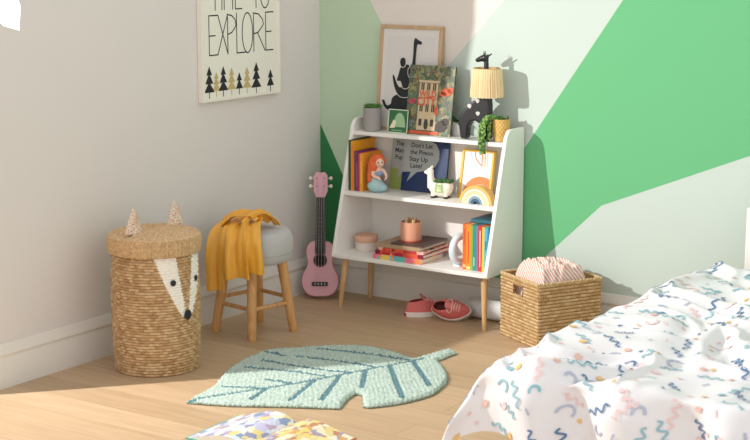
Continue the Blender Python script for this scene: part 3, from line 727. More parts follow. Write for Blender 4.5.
b = MB(); b.prism([(-.0225, .186), (.0225, .186), (.0175, .433), (-.0175, .433)], 0, .005, 0, FRONT(0, -.0555, 0)); ufb = b.build('fingerboard', mat('#1c1819', .5), uk)
for k in range(12):
    z_ = .433-.247*(1-2**(-(k+1)/12))*1.75
    if z_ > .19:
        b = MB(); b.box(-.0205, .0205, -.0612, -.0603, z_, z_+.0008); b.build('fret', mat('#7d776e', .45, metal=.8), ufb)
b = MB(); b.prism([(-.0165, .428), (.0165, .428), (.031, .462), (.029, .530), (.016, .545), (0, .540), (-.016, .545), (-.029, .530), (-.031, .462)], 0, .013, 0, FRONT(0, -.042, 0)); uhs = b.build('headstock', PK, uk, bevel=.002)
for s in (-1, 1):
    for z_ in (.482, .517):
        b = MB(); b.tube([(s*.026, -.048, z_), (s*.040, -.048, z_)], .0025, 8); b.ell((s*.044, -.048, z_), (.0075, .0045, .0085)); o = b.build('tuning_peg', mat('#e6dccb', .4), uhs, smooth=60)
        b = MB(); b.tube([(s*.016, -.054, z_), (s*.016, -.061, z_)], .0032, 8); b.build('tuning_post', mat('#8f6f74', .4), uhs, smooth=40)
for k in range(4):
    x_ = -.0135+.009*k; b = MB(); b.tube([(x_*1.5, -.0635, .058), (x_, -.0625, .43), (math.copysign(.016, x_), -.059, .482 if k in (0, 3) else .517)], .0005, 4); b.build('string', mat('#cfc8c2', .4), uk)

# ------------------------------------------------------------------ stool and scarf (local x = along the stool's diagonal)
stl = thing('stool', 'round grey upholstered stool with four splayed oak legs', 'stool', (.258, -.832, 0), .5947)
b = MB(); R = .163; zb, zt = .305, .443
prof = [(.001, zb), (.11, zb), (.143, zb+.005), (.157, zb+.020), (R, zb+.045), (R+.002, zb+.085), (R-.002, zt-.030), (.150, zt-.010), (.128, zt-.001), (.06, zt+.004), (.001, zt+.005)]
pr_ = [(p.x, p.y) for p in catmull([(a, c, 0) for a, c in prof], 4)]
b.lathe([(max(a, .001), c) for a, c in pr_], 72); sseat = b.build('seat', mat('#b6b4b2', .95, .05, 40, sheen=.3, bump=.1, bscale=400), stl, smooth=180)
b = MB(); b.tube([((R+.0015)*math.cos(2*PI*i/72), (R+.0015)*math.sin(2*PI*i/72), zb+.045) for i in range(72)], .0022, 6, closed=True); b.build('piping', mat('#aeaca8', .9), sseat, smooth=60)
M_LEG = wood('stool_oak', '#c08a52', '#d9aa70', (1, 1, 9), 8)
legs = [(-.166, 0), (0, -.158), (.164, 0), (.008, .156)]
for fx, fyy in legs:
    tx, ty = fx*.70, fyy*.70
    b = MB(); b.tube([(fx, fyy, 0), (fx, fyy, .006), ((fx+tx)/2, (fyy+ty)/2, .155), (tx, ty, .312)], [.0165, .0185, .0205, .0215], 20); b.build('leg', M_LEG, stl, smooth=45)
def legp(i, z): f = legs[i]; k = 1-.30*z/.312; return Vector((f[0]*k, f[1]*k, z))
for i, z_ in ((0, .125), (1, .125), (2, .150), (3, .150)):
    j = (i+1) % 4; b = MB(); b.tube([legp(i, z_), legp(j, z_)], .0088, 12); b.build('stretcher', M_LEG, stl, smooth=45)

SAT = mat('#e8aa3c', .36)
b = MB()
def cloth_strip(path, w0, w1, folds, amp, side, nu=28, n=6, seed=0):
    P = catmull(path, n); N = len(P)
    def fn(u, v):
        i = min(N-1, int(v*(N-1)+.5)); p = P[i]; T = (P[min(N-1, i+1)]-P[max(0, i-1)]).normalized()
        s = (Vector(side)-T*T.dot(Vector(side))).normalized(); nn = s.cross(T)
        if nn.dot(Vector((0, -1, .9))) < 0: nn = -nn
        wd = lerp(w0, w1, v); c = (u-.5)
        q = amp*(math.sin(u*folds*2*PI+seed+.6*math.sin(v*3+seed))+.35*math.sin(u*folds*4.3*PI+seed*2+v*2))*lerp(.7, 1, v)
        wob = noise.noise(Vector((u*3+seed, v*4, seed)))*amp*.9
        pt = p+s*(c*wd)+nn*(q+wob+amp*1.1)
        if v > .93: pt = pt+T*.004*math.sin(u*folds*5+seed)
        return pt
    b.grid(nu, N-1, fn)
front = lambda x_: -math.sqrt(max(0, (.167)**2-x_*x_))
# left tail
cloth_strip([(-.02, .02, .458), (-.060, -.03, .462), (-.100, -.080, .458), (-.130, -.110, .428), (-.140, -.124, .37), (-.142, -.125, .29), (-.144, -.124, .205)], .085, .088, 1.3, .007, (.85, -.35, 0), 36, 8, .4)
# broad centre drape in two overlapping falls
cloth_strip([(-.03, .01, .464), (-.045, -.06, .470), (-.052, -.13, .458), (-.054, -.170, .42), (-.052, -.180, .36), (-.046, -.181, .268)], .06, .105, 1.1, .010, (1, -.2, 0), 40, 8, 1.9)
cloth_strip([(.02, .01, .464), (.014, -.07, .476), (.008, -.14, .464), (.008, -.178, .42), (.012, -.188, .36), (.014, -.187, .290)], .05, .085, 1.0, .009, (1, .15, 0), 36, 8, 3.4)
cloth_strip([(-.05, -.01, .464), (-.08, -.07, .466), (-.100, -.118, .456), (-.104, -.146, .42), (-.100, -.152, .36), (-.094, -.154, .285)], .055, .055, .8, .006, (.9, -.3, 0), 24, 8, 5.0)
# gathered knot and loop on the top
cloth_strip([(-.125, -.065, .450), (-.095, -.045, .480), (-.05, -.045, .500), (.0, -.06, .500), (.03, -.085, .482)], .085, .05, 1.0, .009, (.2, 1, .3), 30, 8, .9)
cloth_strip([(-.025, -.10, .472), (.005, -.075, .502), (.035, -.05, .510), (.065, -.025, .492), (.085, .005, .456)], .04, .065, .9, .008, (-.5, 1, .3), 30, 8, 2.2)
cloth_strip([(-.08, .0, .456), (-.03, .02, .482), (.03, .02, .490), (.075, .0, .462)], .07, .055, .9, .008, (0, 1, .2), 24, 8, 4.2)
o = b.build('scarf', SAT, None, smooth=180, solid=.0016, subsurf=1); o.location = stl.location; o.rotation_euler = stl.rotation_euler
tag(o, 'mustard yellow satin scarf knotted and draped over the grey stool', 'scarf')

# ------------------------------------------------------------------ woven fox basket
WICK = [mat('#b89468', .75, .35, 60), mat('#a88356', .75, .35, 60), mat('#c9a97e', .75, .35, 60), mat('#6f4e2e', .8, .2, 90), mat('#efe9dd', .7)]
fb = thing('laundry_basket', 'round woven fox face laundry basket with eared lid beside the stool', 'basket', (.278, -1.462, 0), -.07)
ROWS, NA, SUB = 44, 300, 5; HB = .485
rw = random.Random(11); rowm = [[rw.choice((0, 0, 0, 1, 2, 2)) for _ in range(NA//5+1)] for _ in range(ROWS)]
def Rb(z): return .158+.010*math.sin(PI*min(1, z/HB*.9))-.004*(z/HB)
def bas(u, v):
    z = v*HB; row = v*ROWS; k = int(min(row, ROWS-1e-6)); fr_ = row-k; a = u*2*PI
    r = Rb(z)+.0038*math.sin(PI*fr_)**.7+.0030*math.sin(a*30+(PI if k % 2 else 0))*math.sin(PI*fr_)+.0012*noise.noise(Vector((a*12, k*3.1, 0)))
    return (r*math.cos(a), r*math.sin(a), z)
def basm(u, v):
    z = v*HB; k = int(v*ROWS); a = ((u*2*PI+PI) % (2*PI))-PI
    d = abs(a); jag = .02*rw.uniform(-1, 1)
    t = (z-.225)/(HB-.225)
    if 0 <= t <= 1:
        inner = lerp(.02, .30, t)+jag; outer = lerp(.12, .86, t**.8)+jag
        if inner < d < outer: return 4
    fr_ = v*ROWS-k
    if fr_ < .28: return 3  # shade in the gaps between strand rows, put into the colour
    return rowm[min(k, ROWS-1)][int(u*NA/5+k*.37) % (NA//5)]
b = MB(); b.grid(NA, ROWS*SUB, bas, 0, None, True, basm)
b.lathe([(.001, .001), (.158, .001), (.158, .002)], 40, 1)
fbody = b.build('body', WICK, fb, smooth=180)
def onwall(a, z, off=.004): r = Rb(z)+off; return Vector((r*math.cos(a), r*math.sin(a), z))
for a, z_, r in ((-.36, .362, .0115), (.36, .362, .0115), (0, .232, .0185)):
    b = MB(); p = onwall(a, z_, .006); X = Matrix.Translation(p) @ Matrix.Rotation(a, 4, 'Z')
    b.ell((0, 0, 0), (.005, r, r*1.05), 0, X); b.build('nose' if a == 0 else 'eye', mat('#17171a', .6), fbody, smooth=180)
# lid
b = MB()
def lidf(u, v):
    a = u*2*PI
    if v < .42:        # vertical band
        q = v/.42; r = .177+.003*math.sin(q*PI)+.0018*math.sin(a*64+1.5*math.sin(q*4))+.0012*noise.noise(Vector((a*25, q*3, 1)))
        return (r*math.cos(a), r*math.sin(a), .462+.062*q)
    q = (v-.42)/.58; r = .177*(1-q)+.0005; k = int(q*9); fr_ = q*9-k
    z = .524+.026*math.sin(q*PI/2)+.0065*math.sin(PI*fr_)*(.55+.45*math.sin(a*(46-4*k)+k*2+fr_*1.5))
    return (r*math.cos(a), r*math.sin(a), z)
def lidm(u, v):
    if v < .42: return rw.choice((0, 0, 2, 2, 1)) if int(u*170) % 2 else rw.choice((2, 0))
    q = (v-.42)/.58
    return rw.choice((5, 5, 5, 2, 2, 0))
lr = WICK[:5]+[mat('#d9b48c', .75, .3, 70)]
b.grid(260, 64, lidf, 0, None, True, lidm); flid = b.build('lid', lr, fb, smooth=180)
b = MB(); b.lathe([(.001, .460), (.176, .460), (.176, .463)], 60, 0); b.build('lid_lining', WICK[1], flid)
for s in (-1, 1):
    b = MB()
    def earf(u, v, s=s):
        a = u*2*PI; q = (1-v)**.85; w_ = .042*q+.0015; d_ = .013*q+.001
        z = .540+.100*v; row = v*16; fr_ = row-int(row)
        g = 1+.09*math.sin(PI*fr_)*(1+.6*math.sin(a*8+int(row)*PI))
        return (.004+d_*math.cos(a)*g, s*.108+w_*math.sin(a)*g, z)
    b.grid(40, 64, earf, 0, None, True, lambda u, v: rw.choice((1, 1, 2, 0)))
    b.build('ear', [WICK[4], mat('#dcc0a8', .75), mat('#b98a68', .75)], flid, smooth=180)

# ------------------------------------------------------------------ square woven basket with blanket
sb = thing('storage_basket', 'square woven seagrass storage basket beside the bookcase', 'basket', (1.391, -.428, 0), math.radians(-29))
# local: corner nearest the viewer at the origin; face A runs along -x, face B along +y
LX, LY, HB2 = .288, .300, .266
SG = [mat('#c2a172', .75, .25, 80), mat('#b28e5c', .75, .25, 80), mat('#cfb286', .75, .25, 80), mat('#8f6d42', .75, .2, 80)]
b = MB()
def weave(u, v, nr, nc, amp=.0046):
    row = v*nr; k = int(min(row, nr-1e-6)); fr_ = row-k; col = u*nc+(.5 if k % 2 else 0); fc = col-math.floor(col)
    return amp*math.sin(PI*fr_)**.6*(.35+.65*abs(math.sin(PI*fc))**.6)+.001*noise.noise(Vector((u*40, v*40, nr)))
rw2 = random.Random(4)
NR = 19
def mk(nc):
    tab = {}
    def f(u, v):
        k = int(v*NR); c_ = int(u*nc+(.5 if k % 2 else 0)); fr_ = v*NR-k; fc = u*nc+(.5 if k % 2 else 0)-c_
        if fr_ < .10 or fr_ > .90: return 3 if rw2.random() < .5 else 1
        if (k, c_) not in tab: tab[(k, c_)] = rw2.choice((0, 0, 0, 1, 2, 2))
        return tab[(k, c_)]
    return f
hx0, hx1, hz0, hz1 = .36, .60, .74, .90      # hand hole in face A (fractions)
faces = []
def faceA(y, sgn, hole):
    nu, nv = 150, NR*6; W = nu+1
    v = [(-LX*(1-i/nu), y+sgn*weave(i/nu, j/nv, NR, 12), HB2*j/nv) for j in range(nv+1) for i in range(W)]
    f = []; mm = []; mf_ = mk(12)
    for j in range(nv):
        for i in range(nu):
            uu, vv = (i+.5)/nu, (j+.5)/nv
            if hole and hx0 < uu < hx1 and hz0 < vv < hz1: continue
            q = (j*W+i, j*W+i+1, (j+1)*W+i+1, (j+1)*W+i); f.append(q if sgn < 0 else q[::-1]); mm.append(mf_(uu, vv))
    b.add(v, f, mm)
def faceB(x, sgn):
    nu, nv = 150, NR*6; W = nu+1
    v = [(x+sgn*weave(i/nu, j/nv, NR, 12), LY*i/nu, HB2*j/nv) for j in range(nv+1) for i in range(W)]
    f = []; mm = []; mf_ = mk(12)
    for j in range(nv):
        for i in range(nu):
            q = (j*W+i, j*W+i+1, (j+1)*W+i+1, (j+1)*W+i); f.append(q if sgn > 0 else q[::-1]); mm.append(mf_((i+.5)/nu, (j+.5)/nv))
    b.add(v, f, mm)
faceA(0, -1, True); faceA(LY, 1, True); faceB(0, 1); faceB(-LX, -1)
b.box(-LX, 0, 0, LY, .001, .004, 1)
b.build('basket_body', SG, sb, smooth=60, solid=.006)
b = MB()
pts = [(-LX, 0), (0, 0), (0, LY), (-LX, LY)]
for i in range(4):
    p, q = pts[i], pts[(i+1) % 4]; n = 60
    for ph_ in (0, PI):
        b.tube([(lerp(p[0], q[0], k/n)+.003*math.cos(k*.9+ph_)*(1 if p[0] == q[0] else 0), lerp(p[1], q[1], k/n)+.003*math.cos(k*.9+ph_)*(1 if p[1] == q[1] else 0), HB2+.003*math.sin(k*.9+ph_)) for k in range(n+1)], .0045, 7, ph_ > 0 and 1 or 0)
b.build('braided_rim', [SG[0], SG[2]], sb, smooth=60)
b = MB(); a0, a1 = -LX*(1-hx0), -LX*(1-hx1); c0, c1 = HB2*hz0, HB2*hz1
b.tube([(a0, -.004, c0), (a1, -.004, c0), (a1, -.004, c1), (a0, -.004, c1)], .004, 6, closed=True); b.build('handle_hole_binding', SG[1], sb, smooth=60)
bl = MB()
def heap(u, v):
    x_ = -.012-(LX-.024)*(1-u); y_ = .012+(LY-.024)*v
    e = min(u, 1-u, v, 1-v); h = .165+.142*sstep(0, .20, e)
    n1 = noise.noise(Vector((u*3.2+5, v*3.0, 1.7))); n2 = abs(noise.noise(Vector((u*6+2*n1, v*5, 4.2))))
    return (x_, y_, h+.032*n1+.050*(.4-n2)*sstep(0, .2, e)+.008*noise.noise(Vector((u*16, v*16, 2))))
bl.grid(70, 70, heap)
o = bl.build('blanket', stripe_mat('pink_stripes', '#f1e4da', '#d9a193', 38, .9, .52, 2.2, 'DIAGONAL'), None, smooth=180, solid=.006); o.location = sb.location; o.rotation_euler = sb.rotation_euler
tag(o, 'pink and white striped blanket bundled inside the square basket', 'blanket')

# ------------------------------------------------------------------ white roll and shoes under the bookcase
b = MB(); n = 60
sp = [(math.cos(a)*(.018+.0043*a/PI), math.sin(a)*(.018+.0043*a/PI)) for a in [6.2*PI*i/90 for i in range(91)]]
X = Matrix(((0, 0, 1, 0), (1, 0, 0, 0), (0, 1, 0, .0465), (0, 0, 0, 1)))
b.add([(p[0], p[1], z) for z in (-.15, .15) for p in sp], [(i, i+1, 91+i+1, 91+i) for i in range(90)], 0, X)
o = b.build('paper_roll', mat('#e6e6e4', .7), None, smooth=180, solid=.0035, soff=1); o.location = (1.035, -.104, 0)
tag(o, 'white paper roll lying on the floor behind the bookcase leg', 'roll')

def shoe(label, loc, rz, rx=0, ry=0, zoff=0):
    t = thing('sneaker', label, 'shoe', loc, rz, 'pink sneakers', rx, ry)
    L = .148; t.scale = (1.16, 1.16, 1.16)
    def outl(a):      # a 0 = toe, outline in x (length) y (width)
        c, s = math.cos(a), math.sin(a)
        x_ = L/2*(1+c*(abs(c)**-.15 if abs(c) > .05 else 1)); x_ = min(L, max(0, x_))
        wv_ = .030+.005*math.sin(PI*min(1, max(0, (x_/L-.15)/.85)))-.003*math.cos(2*PI*x_/L)
        return x_, wv_*s*(1 if abs(s) > .6 else 1)
    NT = 48
    OUT = [outl(2*PI*i/NT) for i in range(NT)]
    b = MB(); b.prism([(lerp(L/2, p[0], 1.03), p[1]*1.07) for p in OUT], 0, .021); b.build('sole', mat('#e9ddd4', .6), t, bevel=.003, smooth=40)
    def up(u, v):
        i = int(u*NT+.5) % NT; ox, oy = OUT[i]; a = 2*PI*u
        px = .030+.034*(1+math.cos(a))*.98-.018; py = .0205*math.sin(a)*(1-.22*(1+math.cos(a))*.5)
        rimz = .060+.010*(1-math.cos(a))/2*0+.006*math.cos(a)+.004*(1-math.cos(a))*.5
        q = v
        x_ = lerp(ox, px, q**1.25); y_ = lerp(oy, py, q**1.6); z_ = .018+(rimz-.018)*math.sin(q*PI/2)
        return (x_, y_, z_)
    b = MB(); b.grid(NT, 12, up, 0, None, True); b.build('upper', mat('#d9706c', .85, .08, 80), t, smooth=180, solid=.0025)
    def lining(u, v):
        x_, y_, z_ = up(u, 1); return (lerp(.042, x_, 1-.15*v), y_*(1+.25*v*(1-v)-.1*v), lerp(z_-.0008, .024, v))
    b = MB(); b.grid(NT, 6, lining, 0, None, True)
    b.add([lining(i/NT, 1) for i in range(NT)], [tuple(range(NT))]); o = b.build('lining', mat('#6f2f33', .9), t, smooth=180); o['label'] = 'dark red lining'
    b = MB(); b.grid(8, 10, lambda u, v: (lerp(.074, .104, 1-v)-.012*v, (u-.5)*.030*(1-.1*v), .062+.020*v-.010*(1-v)-.006*(2*u-1)**2+.004), 0); b.build('tongue', mat('#dd8079', .85), t, smooth=180, solid=.002)
    b = MB()
    for k in range(4):
        x_ = .082+.009*k; z_ = .0665-.0032*k
        b.tube([(x_, -.016, z_-.006), (x_+.002, -.006, z_+.003), (x_+.004, .006, z_+.003), (x_+.006, .016, z_-.006)], .0022, 6)
    for s in (-1, 1): b.tube([(.080+.016*math.cos(a)*.6-.004, s*(.012+.014*math.sin(a)), .070-.006*math.sin(a)) for a in [PI*i/10 for i in range(11)]], .0018, 6)
    b.build('laces', mat('#ecc3bb', .8), t, smooth=180)
    b = MB(); b.prism(rpoly(-.009, .009, .004, .016, .003), 0, .0018, 0, Matrix(((0, 0, -1, -.0015), (-1, 0, 0, 0), (0, 1, 0, 0), (0, 0, 0, 1)))); b.build('heel_tab', mat('#c3403f', .6), t)
    return t
shoe('pink sneaker standing upright, heel towards the stool', (.655, -.272, 0), math.radians(58))
shoe('pink sneaker tipped on its side beside the upright one', (.770, -.235, .040), math.radians(20), math.radians(58))

# ------------------------------------------------------------------ leaf rug
outline = [(.695, -1.775), (.655, -1.578), (.568, -1.397), (.521, -1.225), (.52, -1.065), (.602, -.973), (.684, -.88), (.784, -.812), (.902, -.806), (1.017, -.837), (1.068, -.851),
           (1.104, -.650), (1.157, -.671), (1.150, -.812), (1.28, -.949), (1.343, -1.066), (1.371, -1.215), (1.334, -1.357), (1.272, -1.456), (1.248, -1.462), (1.170, -1.352), (1.135, -1.345), (1.150, -1.422), (1.191, -1.525), (1.002, -1.625), (.848, -1.715)]
sharp = {0, 10, 11, 12, 13, 18, 19, 20, 21, 22, 23}
poly = []
N = len(outline)
for i in range(N):
    p0, p1, p2, p3 = (Vector(outline[(i+k) % N]) for k in (-1, 0, 1, 2))
    if i in sharp: p0 = p1
    if (i+1) % N in sharp: p3 = p2
    for k in range(8):
        t = k/8
        poly.append(.5*((2*p1)+(p2-p0)*t+(2*p0-5*p1+4*p2-p3)*t*t+(3*p1-p0-3*p2+p3)*t**3))
PSEG = [((poly[i].x, poly[i].y), (poly[i-1].x, poly[i-1].y), 0) for i in range(len(poly))]
import numpy as np
VS = []
def vein(pts, hw):
    for i in range(len(pts)-1): VS.append((pts[i], pts[i+1], hw))
vein([(.708, -1.765), (.80, -1.58), (.897, -1.391), (1.008, -1.098), (1.085, -.90), (1.105, -.84)], .0095)
for p in ([(.680, -.949), (.877, -.907), (1.062, -.890)], [(.679, -1.089), (.866, -1.051), (1.022, -1.045)], [(.600, -1.210), (.702, -1.205)],
          [(.596, -1.325), (.804, -1.268), (.95, -1.25)], [(.730, -1.208), (.90, -1.185), (.985, -1.155)], [(.535, -1.105), (.625, -1.110)], [(.697, -1.574), (.835, -1.505)], [(.780, -1.409), (.890, -1.400)]): vein(p, .0115)
for p in ([(.845, -1.50), (.881, -1.635)], [(.932, -1.33), (1.004, -1.568)], [(.968, -1.21), (1.096, -1.507)], [(1.008, -1.10), (1.126, -1.296)], [(1.045, -.99), (1.320, -1.321)], [(1.088, -.89), (1.318, -1.136)]): vein(p, .0105)
def segdist(PX, PY, segs):
    best = np.full(PX.shape, 9.0)
    for (ax, ay), (bx_, by_), hw in segs:
        dx, dy = bx_-ax, by_-ay; l = dx*dx+dy*dy+1e-12
        t = np.clip(((PX-ax)*dx+(PY-ay)*dy)/l, 0, 1)
        best = np.minimum(best, np.hypot(PX-ax-t*dx, PY-ay-t*dy)-hw)
    return best
def npinside(PX, PY):
    c = np.zeros(PX.shape, bool); j = len(poly)-1
    for i in range(len(poly)):
        a, d = poly[i], poly[j]
        if abs(d.y-a.y) > 1e-12: c ^= ((a.y > PY) != (d.y > PY)) & (PX < (d.x-a.x)*(PY-a.y)/(d.y-a.y)+a.x)
        j = i
    return c
ST = .0042; gx0, gy0 = .49, -1.80; nx, ny = int(.92/ST), int(1.18/ST)
rot = math.radians(-38)
PX, PY = np.meshgrid(gx0+np.arange(nx+1)*ST, gy0+np.arange(ny+1)*ST)
CX, CY = PX[:-1, :-1]+ST/2, PY[:-1, :-1]+ST/2
ins = npinside(CX, CY); edge = segdist(PX, PY, PSEG); insv = npinside(PX, PY)
vd = segdist(CX, CY, VS)
rs = np.random.RandomState(3)
lu = PX*math.cos(rot)-PY*math.sin(rot); lv = PX*math.sin(rot)+PY*math.cos(rot)
vdv = segdist(PX, PY, VS)
hgt = .0165*np.where(insv, np.clip(1-(1-np.clip(edge/.012, 0, 1))**2, .45, 1), .45)
hgt = hgt+.0012*np.sin(lu*2*PI/.017+1.5*np.sin(lv*22))+.0012*np.sin(lv*2*PI/.012+3*np.sin(lu*60))+rs.uniform(-.0036, .0036, PX.shape)-.0030*(vdv < .001)
vid = -np.ones(PX.shape, int); b = MB(); vs_ = []
def vtx(j, i, top):
    return (PX[j, i], PY[j, i], hgt[j, i] if top else .002)
ids = {}
def gid(j, i, top):
    k = (j, i, top)
    if k not in ids: ids[k] = len(vs_); vs_.append(vtx(j, i, top))
    return ids[k]
f_ = []; mm = []; e_ = []
rc = rs.randint(0, 4, ins.shape)
for j in range(ny):
    for i in range(nx):
        if not ins[j, i]: continue
        f_.append((gid(j, i, 1), gid(j, i+1, 1), gid(j+1, i+1, 1), gid(j+1, i, 1)))
        mm.append((3 if rc[j, i] else 4) if vd[j, i] < 0 else (0, 0, 1, 2)[rc[j, i]])
        for dj, di, a, c in ((-1, 0, (j, i), (j, i+1)), (1, 0, (j+1, i+1), (j+1, i)), (0, -1, (j+1, i), (j, i)), (0, 1, (j, i+1), (j+1, i+1))):
            jj, ii = j+dj, i+di
            if not (0 <= jj < ny and 0 <= ii < nx) or not ins[jj, ii]:
                f_.append((gid(*a, 0), gid(*c, 0), gid(*c, 1), gid(*a, 1))); mm.append(5)
b.add(vs_, f_, mm)
o = b.build('rug', [mat('#b6c6ba', .95), mat('#a5b8ac', .95), mat('#c6d4c9', .95), mat('#62868d', .95), mat('#55787f', .95), mat('#8f9a86', .95)], None, smooth=180, origin=(.95, -1.25, 0))
tag(o, 'pale green tufted leaf shaped rug with teal veins on the oak floor', 'rug')

# ------------------------------------------------------------------ open picture book on the floor
ob = thing('open_book', 'colourful open picture book lying on the floor in front of the rug', 'book', (1.178, -1.762, 0), .03)
pg1 = voronoi_mat('page_art_cool', ['#d9d6e2', '#bcbbd4', '#e2dcc4', '#8f90b4', '#dcca84', '#c8d4e0', '#8494b4', '#dcd8d2', '#b09ab0', '#c9cfdc'], 40, stretch=(1, .7, 1))
pg2 = voronoi_mat('page_art_warm', ['#dcc678', '#e2d398', '#e4dcc6', '#cfa068', '#9a94b0', '#dcc884', '#e2d8b4', '#b98464', '#e2dcc4', '#dacb92'], 46, stretch=(1, .8, 1))
b = MB(); b.box(-.240, -.004, -.30, .006, .0005, .0035); b.build('cover', mat('#4fa58c', .5), ob)
b = MB(); b.box(.004, .240, -.30, .006, .0005, .0035); b.build('cover', mat('#c2774a', .5), ob)
def pageL(u, v): d = u; return (-.232*(1-d)-.002, -.294*v+.0, .0045+.030*math.sin(PI*min(1, d**1.6))**.8*(1-.15*v)+.010*d)
def pageR(u, v): return (.002+.232*u, -.294*v, .0045+.026*math.sin(PI*(1-u)**1.7)**.8*(1-.1*v)+.010*(1-u))
for fn, pm in ((pageL, pg1), (pageR, pg2)):
    b = MB(); nu, nv = 28, 10; W = nu+1
    b.grid(nu, nv, lambda u, v: fn(u, 1-v), 0)
    for v_ in (0, 1):
        b.add([fn(i/nu, v_) for i in range(W)]+[(fn(i/nu, v_)[0], fn(i/nu, v_)[1], .0036) for i in range(W)], [(i, i+1, W+i+1, W+i) for i in range(nu)], 1)
    for u_ in (0, 1):
        b.add([fn(u_, i/nv) for i in range(nv+1)]+[(fn(u_, i/nv)[0], fn(u_, i/nv)[1], .0036) for i in range(nv+1)], [(i, i+1, nv+2+i, nv+1+i) for i in range(nv)], 1)
    b.build('page_block', [pm, M_PAGES], ob, smooth=50)

# ------------------------------------------------------------------ bed and duvet
BX, BY = 2.12, -2.00
bd = thing('bed', 'white low child bed frame under the confetti patterned duvet', 'bed', (2.65, -1.1, 0))
MW = mat('#e9e6e0', .5)
for lx, ly in ((BX+.03, BY+.08), (BX+.92, BY+.08), (BX+.03, -.20), (BX+.92, -.20)):
    b = MB(); b.prism(rpoly(lx-.025, lx+.025, ly-.025, ly+.025, .008), 0, .20); b.build('leg', MW, bd, world=True, smooth=40)
b = MB(); b.box(BX+.02, BX+.045, BY+.05, -.15, .14, .24); b.build('side_rail', MW, bd, world=True, bevel=.004)
b = MB(); b.box(BX+.905, BX+.93, BY+.05, -.15, .14, .24); b.build('side_rail', MW, bd, world=True, bevel=.004)
b = MB(); b.box(BX+.02, BX+.93, BY+.05, BY+.075, .14, .24); b.build('foot_rail', MW, bd, world=True, bevel=.004)
b = MB(); b.box(BX+.02, BX+.93, -.17, -.14, .14, .62); b.build('headboard', MW, bd, world=True, bevel=.006)
b = MB(); b.prism(rpoly(BX+.045, BX+.905, BY+.075, -.18, .05), .215, .385); b.build('mattress', mat('#ebe9e4', .9), bd, world=True, bevel=.02, seg=3)
ZT = .425
def duv(s, t):
    """s across the bed (negative = hanging past the side), t along it (negative = hanging past the foot)"""
    es, et = max(0, -s), max(0, -t); e = math.hypot(es, et); r = .055
    drop = max(0, e-r*(1-math.exp(-e/r)))
    hs = r*(1-math.exp(-es/r))+.42*es; ht = r*(1-math.exp(-et/r))+.10*et
    x_ = BX+max(0, s)-hs; y_ = BY+max(0, t)-ht; z_ = ZT-drop*.92
    # quilted puffiness and creases
    top = 1-sstep(0, .10, e)
    q = noise.noise(Vector((s*3.1+2, t*2.6, .3))); q2 = noise.noise(Vector(((s+.5*t)*7.5+3*q, t*4.5, 1.4)))
    z_ += top*(.022*q+.034*(.35-abs(q2))*1.4)
    # soft folds running from the foot up over the edge
    fold = math.sin(s*21+2.2*noise.noise(Vector((s*3, t*2, 8)))+1.1*t*6)
    am = sstep(-.02, .22, et+.12)*(.45+.55*abs(noise.noise(Vector((s*2.2, 1, 1))))*1.6)
    y_ -= .042*fold*sstep(0, .13, et); z_ += .020*fold*am*top
    am2 = math.exp(-((s-.10-.9*max(0, t))/.05)**2)*sstep(-.16, .05, t)*(1-sstep(.25, .5, t)); z_ += .018*am2
    am3 = math.exp(-((s-.22-.5*max(0, t))/.035)**2)*(1-sstep(.15, .35, t)); z_ -= .020*am3*top; y_ += .012*am3*sstep(0, .1, et)
    x_ -= .012*math.sin(t*17)*sstep(0, .15, es)
    return Vector((x_, y_, z_))
S0_, S1_, T0_, T1_ = -.29, .98, -.265, 1.75
b = MB(); b.grid(150, 190, lambda u, v: duv(lerp(S0_, S1_, u), lerp(T0_, T1_, v)), 0)
rd = random.Random(12)
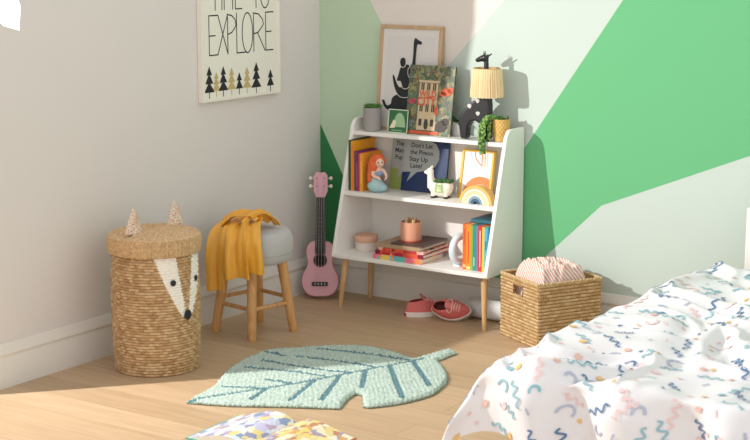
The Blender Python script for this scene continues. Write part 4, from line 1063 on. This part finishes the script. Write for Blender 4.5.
def deco(pts, wd, m, lift):
    vs2 = []; n = len(pts)
    for i in range(n):
        a = Vector(pts[max(0, i-1)]); c = Vector(pts[min(n-1, i+1)]); d = (c-a).normalized(); p = Vector((-d.y, d.x))*wd/2
        for sg in (-1, 1):
            q = Vector(pts[i])+p*sg; P = duv(q.x, q.y); nn = (duv(q.x+.004, q.y)-P).cross(duv(q.x, q.y+.004)-P).normalized(); vs2.append(P+nn*lift)
    b.add(vs2, [(2*i, 2*i+1, 2*i+3, 2*i+2)[::-1] for i in range(n-1)], m)
cell = .066; k_ = 0
s_ = S0_+.03
while s_ < S1_-.03:
    t_ = T0_+.03
    while t_ < T1_-.03:
        cs, ct = s_+rd.uniform(-.024, .024), t_+rd.uniform(-.024, .024); a = rd.uniform(0, 2*PI); kind = rd.random(); ca, sa = math.cos(a), math.sin(a)
        lift = .0028+.0002*(k_ % 3); k_ += 1
        def tr(l): return [(cs+x_*ca-y_*sa, ct+x_*sa+y_*ca) for x_, y_ in l]
        if kind < .30:      # squiggle
            L_ = rd.uniform(.028, .046); n = 22
            deco(tr([(lerp(-L_, L_, i/n), .009*math.sin(i/n*PI*rd.choice((5, 5)))) for i in range(n+1)]), .0062, rd.choice((1, 1, 2, 4, 2)), lift)
        elif kind < .46:    # open arc
            r_ = rd.uniform(.013, .021); deco(tr([(r_*math.cos(q), r_*math.sin(q)) for q in [PI*1.25*i/16 for i in range(17)]]), .0075, rd.choice((1, 2, 2, 5, 4)), lift)
        elif kind < .68:    # dot
            r_ = rd.uniform(.006, .012); m_ = rd.choice((3, 3, 4, 6, 2)); n = 10
            deco(tr([(r_*(2*i/n-1)*.999, 0) for i in range(n+1)]), r_*1.4, m_, lift)
            deco(tr([(0, r_*(2*i/n-1)*.999) for i in range(n+1)]), r_*1.4, m_, lift)
        elif kind < .90:    # short dash
            deco(tr([(-.011, 0), (0, .001), (.011, 0)]), .0062, rd.choice((4, 5, 2, 1, 6, 3)), lift)
        t_ += cell
    s_ += cell
o = b.build('duvet', [mat('#ece9ea', .85), mat('#5b7fa6', .85), mat('#93bfc8', .85), mat('#edbf7c', .85), mat('#efd0cd', .85), mat('#b7bfd2', .85), mat('#ecc0b2', .85)], None, smooth=180, origin=(2.5, -1.2, .2))
tag(o, 'white duvet with confetti squiggles, arcs and dots hanging over the bed foot', 'duvet')
